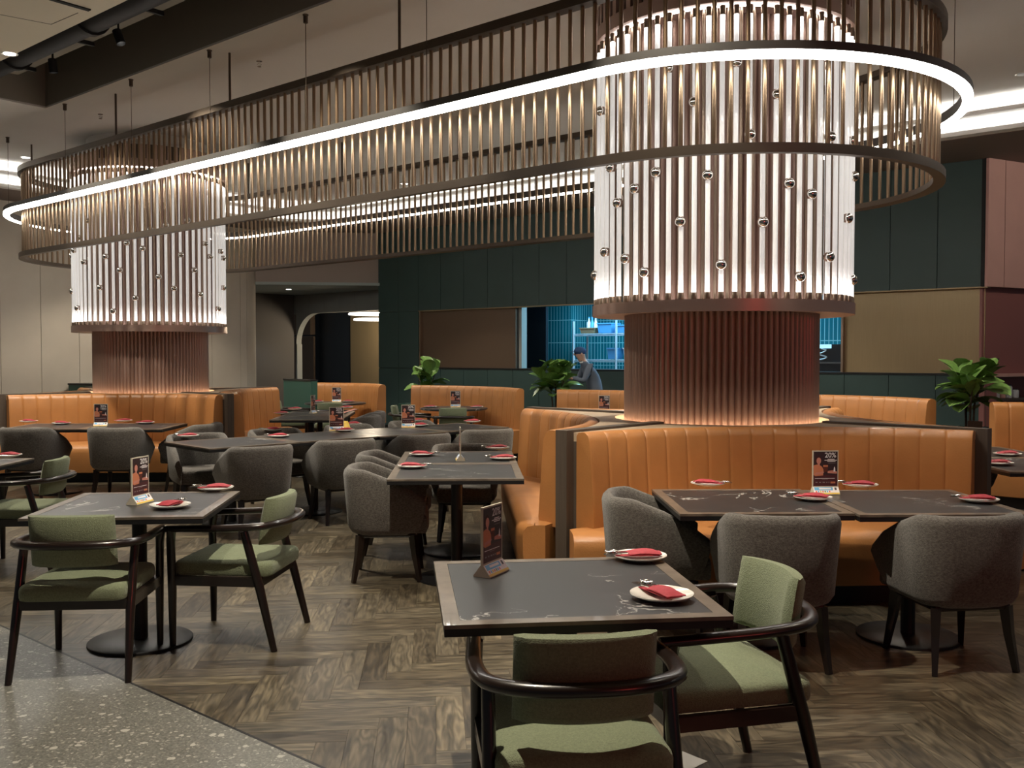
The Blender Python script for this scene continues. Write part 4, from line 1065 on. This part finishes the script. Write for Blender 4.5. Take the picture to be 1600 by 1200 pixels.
setting(1270, 785, -25, 'at the front of the left front booth table', 1)
setting(1344, 765, -20, 'at the far side between the front booth tables')
setting(1529, 788, -15, 'at the front right of the front booth tables')
setting(45, 664, 170, 'leftmost at the left booth tables', 0); setting(96, 667, 175, 'second from the left at the left booth tables', 0)
setting(193, 663, 10, 'third from the left at the left booth tables', 0); setting(227, 666, 5, 'rightmost at the left booth tables', 0)
setting(294, 687, 15, 'at the near end of the diagonal row', 1)
setting(425, 677, 10, 'at the far side of the second diagonal row table', 1); setting(435, 687, 10, 'at the near side of the second diagonal row table', 1)
setting(539, 678, 20, 'at the near side of the third diagonal row table', 1); setting(551, 668, 15, 'at the far side of the third diagonal row table', 1)
setting(655, 670, 8, 'at the near side of the farthest diagonal row table', 0); setting(652, 663, 30, 'at the far side of the farthest diagonal row table', 0)
setting(738, 664, 5, 'at the far end of the diagonal row', 0)
setting(440, 651, 5, 'at the front left of the far pair of tables', 0); setting(461, 644, 5, 'at the left of the far pair of tables', 0); setting(541, 642, 5, 'at the right of the far pair of tables', 0)
setting(0, 0, 20, 'at the left of the leftmost round table', 0, r1+Vector((-.32, .1, 0))); setting(0, 0, 170, 'at the right of the leftmost round table', 0, r1+Vector((.2, .15, 0)))
setting(0, 0, 5, 'at the left of the second round table', 0, r2+Vector((-.36, .02, 0))); setting(0, 0, 8, 'at the right of the second round table', 0, r2+Vector((.35, .0, 0)))
setting(12, 718, 0, 'on the table at the left picture edge', 1)
setting(1562, 728, 0, 'at the left of the right edge tables', 0, Vector((3.56, 6.98, TZ))); setting(1597, 715, 0, 'at the back of the right edge tables', 0, Vector((3.96, 7.62, TZ)))

# ================================================================== TABLE SIGNS
def text_mesh(txt, size):
    cu = bpy.data.curves.new('t', 'FONT'); cu.body = txt; cu.size = size; cu.align_x = 'CENTER'; cu.offset = .0004; cu.extrude = .0001
    o = bpy.data.objects.new('t', cu); C.objects.link(o); dg = bpy.context.evaluated_depsgraph_get()
    me = bpy.data.meshes.new_from_object(o.evaluated_get(dg)); bpy.data.objects.remove(o); bpy.data.curves.remove(cu); return me
txt20 = text_mesh('20%', .040)
def make_sign():
    e = empty('table_sign'); e['category'] = 'table sign'
    # A-shaped base with a printed front, upright poster in a clear holder
    wd = .152
    g = MB(); n = [(-.034, 0), (.034, 0), (.034, .004), (.006, .042), (-.006, .042), (-.034, .004)]
    g.add([(x, y, z) for x in (-wd/2, wd/2) for y, z in n], [tuple(range(6)), tuple(reversed(range(6, 12)))]+[(i, 6+i, 6+(i+1) % 6, (i+1) % 6) for i in range(6)]); g.build('base', M['acryl'], e)
    MB().box(-wd/2, wd/2, -.004, .004, .038, .252).build('holder', M['acryl'], e)
    def face(sgn, parent):
        y0 = -.0046*sgn
        def R_(x): return x*sgn
        g = MB()
        def quad(x0, x1, z0, z1, mi, k=0): 
            y = y0-.0003*sgn*k; g.add([(R_(x0), y, z0), (R_(x1), y, z0), (R_(x1), y, z1), (R_(x0), y, z1)], [(0, 1, 2, 3)], mi)
        def poly(P, mi, k=1):
            y = y0-.0003*sgn*k; g.add([(R_(x), y, z) for x, z in P], [tuple(range(len(P)))], mi)
        quad(-.070, .070, .048, .246, 0); quad(-.070, .070, .048, .112, 1, .5)
        # figure in an orange shirt holding a drink
        poly([(-.070, .165), (-.066, .168), (-.050, .172), (-.034, .168), (-.020, .158), (-.012, .142), (-.014, .108), (-.060, .104), (-.070, .112)], 5, 1)
        poly([(-.044+.020*math.cos(a), .197+.026*math.sin(a)) for a in [2*PI*k/16 for k in range(16)]], 6, 1)
        poly([(-.040+.0135*math.cos(a), .193+.019*math.sin(a)) for a in [2*PI*k/16 for k in range(16)]], 4, 2)
        poly([(-.046, .165), (-.034, .165), (-.034, .182), (-.046, .182)], 4, 1.5)
        poly([(-.064, .112), (-.020, .116), (-.002, .132), (-.004, .142), (-.024, .128), (-.060, .124)], 4, 2)
        poly([(-.012, .128), (.012, .128), (.014, .164), (-.014, .164)], 7, 2.5); poly([(-.014, .158), (.014, .158), (.014, .168), (-.014, .168)], 5, 3)
        poly([(.012, .122), (.066, .118), (.068, .130), (.045, .138), (.014, .134)], 4, 2)
        poly([(.046, .130), (.058, .130), (.056, .152), (.052, .160), (.049, .152)], 2, 3)
        for z, a, b in ((.200, .012, .052), (.194, -.006, .066), (.188, .010, .058)): quad(a, b, z, z+.0035, 2, 1)
        quad(.014, .058, .178, .1795, 3, 1)
        quad(-.062, .054, .090, .0925, 2, 1); quad(-.02, .014, .084, .0855, 3, 1)
        for a, b in ((-.058, -.046), (-.036, -.026), (-.016, -.003), (.004, .012), (.018, .024)): quad(a, b, .066, .071, 3, 1)
        quad(.030, .058, .062, .072, 5, 1)
        o = g.build('poster', [M['poster'], M['posterlow'], M['pwhite'], M['pgrey'], M['pskin'], M['porange'], M['phair'], M['pdrink']], parent)
        t = obj('number_print', txt20, o, (R_(.028), y0-.0012*sgn, .2125)); t.rotation_euler = (PI/2, 0, 0 if sgn > 0 else PI)
        # printed strip on the sloping base
        g2 = MB()
        def bq(x0, x1, f0, f1, mi, k):
            def pt(x, f): y, z = -.034+.028*f, .004+.038*f; return (R_(x), (y-.0004*k)*sgn, z+.0003*k)
            g2.add([pt(x0, f0), pt(x1, f0), pt(x1, f1), pt(x0, f1)], [(0, 1, 2, 3)], mi)
        bq(-.074, .074, .0, 1.0, 0, 1); bq(-.074, .074, .0, .2, 1, 1.5); bq(-.068, .040, .52, .95, 2, 1.5); bq(-.040, .030, .66, .86, 0, 2); bq(.05, .062, .55, .9, 4, 2)
        for k in range(7): bq(-.064+.013*k, -.056+.013*k, .25, .46, (3, 2, 1, 3, 5, 2, 3)[k], 2)
        g2.build('base_print', [M['pwhite'], M['pyellow'], M['pblue'], M['pred'], M['poster'], M['leaf']], parent)
    face(1, e); face(-1, e)
    return e
tub_sign = make_sign()
def sign(px, py, deg, label, world=None):
    p = world if world is not None else at(px, py, TZ)
    place(tub_sign, (p.x, p.y, TZ+.0005), math.radians(deg), label, 'promotional table signs')
sign(768, 896, 63, 'dark 20% promotional stand at the left of the nearest table')
sign(219, 786, 77, 'dark 20% promotional stand on the left foreground table')
sign(1289, 772, 3, 'dark 20% promotional stand on the front booth tables')
sign(158, 666, 5, 'small dark promotional stand on the left booth tables')
sign(526, 673, 8, 'promotional stand on the third diagonal row table')
sign(638, 668, 8, 'promotional stand on the farthest diagonal row table')
sign(719, 719, 95, 'promotional stand seen edge-on on the middle tables')
sign(489, 646, 80, 'promotional stand seen nearly edge-on on the far pair of tables')
sign(0, 0, 8, 'promotional stand on the leftmost round table', r1+Vector((0, .12, 0)))
sign(0, 0, 5, 'promotional stand on the second round table', r2+Vector((0.02, .1, 0)))
sign(0, 0, 0, 'promotional stand on the round table left of the nearer column', Vector((1.26, 13.05, TZ)))
# small menu book lying on the third diagonal row table and one leaning on the far pair
mb2 = empty('menu_card', at(545, 646, TZ), .5); tag(mb2, 'tilted dark menu card on the far pair of tables', 'menu')
g = MB(); g.add([(-.11, -.075, .001), (.11, -.075, .055), (.11, .075, .055), (-.11, .075, .001), (-.11, -.075, .007), (.11, -.075, .061), (.11, .075, .061), (-.11, .075, .007)], [(3, 2, 1, 0), (4, 5, 6, 7)]+[(i, (i+1) % 4, 4+(i+1) % 4, 4+i) for i in range(4)]); g.build('cover', M['poster'], mb2)
g = MB(); g.add([(-.10, -.065, .0105), (.10, -.065, .0595), (.10, .065, .0595), (-.10, .065, .0105)], [(0, 1, 2, 3)]); g.build('page', M['pskin'], mb2)
# yellow packet beside the third row table's sign
yp = at(536, 671, TZ); e = empty('snack_packet', (yp.x, yp.y+.05, TZ), .4); tag(e, 'crumpled yellow packet on the third diagonal row table', 'packet')
g = MB(); rows = []
for j in range(7):
    t = j/6; rows.append([((.075*math.cos(2*PI*k/14))*(1-.35*t), (.032*math.sin(2*PI*k/14))*(1-t*.8), .004+.075*t+.006*math.sin(5*k+3*j)) for k in range(14)])
g.grid(rows, closed_u=True, cap=True); g.build('wrapper', M['pyellow'], e, smooth=50)
# folded white paper on the floor beside the near chair
fp = at(1078, 1185, .003); e = empty('paper_slip', (fp.x, fp.y, 0.0), .75); tag(e, 'white folded paper slip lying on the floor by the near armchair', 'paper')
MB().prism([(-.11, -.06), (.03, -.06), (.03, .06), (-.11, .06)], .001, .0025).build('sheet', M['plate'], e)
g = MB(); g.add([(-.11, -.06, .003), (.025, -.055, .004), (.02, .05, .010), (-.11, .055, .006)], [(0, 1, 2, 3)]); g.build('fold', M['plate'], e)

# ================================================================== PLANTS IN PLANTER BOXES
leaf_meshes = []
for q in range(3):
    g = MB(); rows = []; nL = 7
    wprof = [.05, .42, .72, .95, 1.0, .80, .12]
    for i in range(nL):
        t = i/(nL-1); zc = .10*math.sin(t*PI*.8)-(.10+.06*q)*t*t
        ww = .5*wprof[i]*.66
        rows.append([(x*ww, t, zc+abs(x)**1.5*ww*(.28)+.018*math.sin(9*t+q+3*x)) for x in (-1, -.5, 0, .5, 1)])
    g.grid(rows)
    vein = len(g.f)
    g.grid([[(x*.02, r[2][1], r[2][2]+.006) for x in (-1, 1)] for r in rows], mi=1)
    leaf_meshes.append(g.mesh('leaf', [M['leaf'], M['vein']], 60))
def fig(x, y, z0, h, spread, n, seed, label):
    rnd = random.Random(seed)
    e = empty('fiddle_leaf_fig', (x, y, z0)); tag(e, label, 'plant', 'fiddle-leaf figs behind the far booths')
    for k in range(4):
        a = 2*PI*k/4+rnd.uniform(-.4, .4); r = spread*rnd.uniform(.15, .5); top = (r*math.cos(a), r*math.sin(a), h*rnd.uniform(.6, .88))
        pts = [(0.05*math.cos(a), .05*math.sin(a), -.02), (.3*top[0], .3*top[1], top[2]*.5), top]
        MB().tube(pts, [.016, .012, .007], 7).build('stem', M['bark'], e, smooth=60)
        for j in range(n//4):
            t = .35+.65*(j+rnd.random()*.5)/(n//4)
            p = Vector(pts[1]).lerp(Vector(top), (t-.35)/.65) if t > .35 else Vector(pts[1])
            l = obj('leaf', rnd.choice(leaf_meshes), e, p)
            s = rnd.uniform(.24, .36)*(spread/.45)**.5; l.scale = (s, s, s)
            el = rnd.uniform(.15, 1.25) if t > .6 else rnd.uniform(-.3, .7)
            l.rotation_euler = (el, rnd.uniform(-.35, .35), rnd.uniform(0, 2*PI))
def planter(u, v, w_, label):
    x, y, _ = W(u, v); e = empty('planter_box', (x, y, 0), TH); tag(e, label, 'planter', 'planter boxes between far booths')
    h = .74; t = .02; d = .62
    MB().box(-w_/2, w_/2, -d/2, -d/2+t, 0, h).build('front_panel', M['partition'], e); MB().box(-w_/2, w_/2, d/2-t, d/2, 0, h).build('rear_panel', M['partition'], e)
    for s in (-1, 1): MB().box(s*w_/2-(t if s > 0 else 0), s*w_/2+(t if s < 0 else 0), -d/2+t, d/2-t, 0, h).build('side_panel', M['partition'], e)
    MB().box(-w_/2+t, w_/2-t, -d/2+t, d/2-t, .3, h-.06).build('soil', M['black'], e)
    rnd = random.Random(int(u*10)); g = MB()
    for k in range(170):
        r = rnd.uniform(.012, .028); g.sphere((rnd.uniform(-w_/2+.05, w_/2-.05), rnd.uniform(-d/2+.05, d/2-.05), h-.055+rnd.uniform(0, .05)), r, 7, 4, sc=(1, rnd.uniform(.7, 1.1), .65))
    o = g.build('pebbles', M['pebble'], e, smooth=60); o['kind'] = 'stuff'
    return x, y
for u, v, w_, lb, pl in ((-11.70, 11.32, .37, 'dark planter with black pebbles between the first and second far booths', (-.0, .22, .74, .42, 40, 11, 'fiddle-leaf fig between the first and second far booths')),
                         (-8.74, 11.35, .44, 'dark planter with black pebbles between the second and third far booths', (-.12, .1, .84, .52, 44, 5, 'fiddle-leaf fig in front of the kitchen hatch')),
                         (-5.85, 11.4, .36, 'dark planter with black pebbles behind the nearer column', None),
                         (-3.0, 11.45, .44, 'dark planter with black pebbles at the far right between two booths', (-.04, .05, .80, .52, 48, 23, 'large fiddle-leaf fig at the far right before the pink wall'))):
    planter(u, v, w_, lb)
    if pl:
        x, y, _ = W(u+pl[0], v+pl[1]); fig(x, y, .70, pl[2], pl[3], pl[4], pl[5], pl[6])
pl_ = empty('plaque', W(-3.02+.12, 11.2, .75), TH); tag(pl_, 'small dark plaque standing at the front of the far right planter', 'sign')
MB().box(-.075, .075, -.006, .006, .0, .085).build('plate_panel', M['darkwood'], pl_); MB().box(-.08, .08, -.012, .012, -.012, 0).build('foot', M['metalblk'], pl_)

# ================================================================== PERSON in front of the hatch
def person():
    u, v = -9.02, 12.55; x, y, _ = W(u, v)
    e = empty('person', (x, y, 0), math.radians(8)); tag(e, 'person in grey-blue uniform and blue cap bending left before the kitchen hatch', 'person')
    # facing -x (left). one skinned skeleton
    J = {'pel': (0.10, 0, .92), 'spine': (.06, 0, 1.12), 'chest': (-.04, 0, 1.32), 'neck': (-.115, 0, 1.44), 'head0': (-.155, 0, 1.52), 'head1': (-.175, 0, 1.585), 'head2': (-.18, 0, 1.65),
         'shl': (-.055, -.18, 1.37), 'ell': (-.16, -.23, 1.14), 'wrl': (-.36, -.15, 1.20), 'hal': (-.43, -.12, 1.215),
         'shr': (-.055, .18, 1.37), 'elr': (-.16, .23, 1.14), 'wrr': (-.36, .15, 1.20), 'har': (-.43, .12, 1.215),
         'hpl': (.10, -.10, .88), 'knl': (.05, -.11, .48), 'anl': (.12, -.11, .09), 'tol': (-.06, -.12, .035),
         'hpr': (.10, .10, .88), 'knr': (.09, .11, .48), 'anr': (.14, .11, .09), 'tor': (-.04, .12, .035)}
    Rr = {'pel': .15, 'spine': .135, 'chest': .145, 'neck': .055, 'head0': .075, 'head1': .092, 'head2': .07, 'shl': .068, 'shr': .068, 'ell': .048, 'elr': .048, 'wrl': .030, 'wrr': .030, 'hal': .036, 'har': .036,
          'hpl': .10, 'hpr': .10, 'knl': .066, 'knr': .066, 'anl': .045, 'anr': .045, 'tol': .036, 'tor': .036}
    E_ = [('pel', 'spine'), ('spine', 'chest'), ('chest', 'neck'), ('neck', 'head0'), ('head0', 'head1'), ('head1', 'head2')]
    for s in 'lr': E_ += [('chest', 'sh'+s), ('sh'+s, 'el'+s), ('el'+s, 'wr'+s), ('wr'+s, 'ha'+s), ('pel', 'hp'+s), ('hp'+s, 'kn'+s), ('kn'+s, 'an'+s), ('an'+s, 'to'+s)]
    # fingers
    for s, sg in (('l', -1), ('r', 1)):
        hx, hy_, hz = J['ha'+s]
        for i in range(4):
            dy = (-.026+.0175*i); k1, k2 = 'f%s%da' % (s, i), 'f%s%db' % (s, i); ln = (.036, .042, .040, .032)[i]
            J[k1] = (hx-.035, hy_+dy, hz+.004); J[k2] = (hx-.035-ln, hy_+dy*1.1, hz-.012); Rr[k1] = .010; Rr[k2] = .008
            E_ += [('ha'+s, k1), (k1, k2)]
        k1, k2 = 't%sa' % s, 't%sb' % s; J[k1] = (hx-.005, hy_-sg*.035, hz+.006); J[k2] = (hx-.04, hy_-sg*.045, hz+.004); Rr[k1] = .012; Rr[k2] = .009; E_ += [('ha'+s, k1), (k1, k2)]
    keys = list(J); idx = {k: i for i, k in enumerate(keys)}
    me = bpy.data.meshes.new('body'); me.from_pydata([J[k] for k in keys], [(idx[a], idx[b]) for a, b in E_], [])
    o = bpy.data.objects.new('body_tmp', me); C.objects.link(o)
    sk = o.modifiers.new('skin', 'SKIN'); sk.use_smooth_shade = True
    for i, k in enumerate(keys): me.skin_vertices[0].data[i].radius = (Rr[k], Rr[k]); me.skin_vertices[0].data[i].use_root = (k == 'pel')
    sb = o.modifiers.new('sub', 'SUBSURF'); sb.levels = 2; sb.render_levels = 2
    dg = bpy.context.evaluated_depsgraph_get(); bm_ = bpy.data.meshes.new_from_object(o.evaluated_get(dg)); bpy.data.objects.remove(o)
    bm_.materials.clear(); bm_.materials.append(M['cloth']); bm_.materials.append(M['skin']); bm_.materials.append(M['black'])
    for p in bm_.polygons:
        c = p.center
        if c.z > 1.455 or (c.x < -.335 and c.z < 1.3): p.material_index = 1
        elif c.z < .075: p.material_index = 2
    b = obj('body', bm_, e)
    MB().sphere((-.172, 0, 1.615), .103, 16, 10, sc=(1, .95, .72)).build('cap', M['cap'], e, smooth=60)
    MB().lathe([(.07, 0), (.105, 0), (.105, .006)], 20, c=(-.23, 0)).build('cap_brim', M['cap'], e).location = (0, 0, 1.605)
    g = MB(); g.sphere((-.262, 0, 1.565), .018, 8, 6, sc=(1.1, .7, 1.2)); g.build('nose', M['skin'], e, smooth=60)
    for s in (-1, 1):
        MB().sphere((-.248, s*.034, 1.585), .011, 8, 6).build('eye', M['black'], e, smooth=60)
        MB().sphere((-.165, s*.092, 1.565), .022, 8, 6, sc=(.8, .4, 1.2)).build('ear', M['skin'], e, smooth=60)
    MB().sphere((-.243, 0, 1.523), .016, 8, 5, sc=(.5, 1.6, .35)).build('mouth', M['maroon'], e, smooth=60)
    g = MB(); g.lathe([(.058, 1.425), (.068, 1.445), (.062, 1.46)], 18, c=(-.118, 0)); g.build('collar', M['plastic_w'], e, smooth=60)
    # tray carried in both hands
    t = empty('serving_tray'); t.location = e.matrix_world @ Vector((0, 0, 0)); 
    cs, sn = math.cos(math.radians(8)), math.sin(math.radians(8)); lx, ly = -.56, 0
    t.location = (x+lx*cs-ly*sn, y+lx*sn+ly*cs, 1.232); t.rotation_euler = (0, 0, math.radians(8)); tag(t, 'small dark tray held by the person before the hatch', 'tray')
    MB().box(-.15, .15, -.2, .2, 0, .01).build('base', M['darkwood'], t)
    g = MB(); g.box(-.15, .15, -.2, -.19, .01, .03); g.box(-.15, .15, .19, .2, .01, .03); g.box(-.15, -.14, -.19, .19, .01, .03); g.box(.14, .15, -.19, .19, .01, .03); g.build('rim', M['darkwood'], t)
person()
bpy.context.view_layer.update()
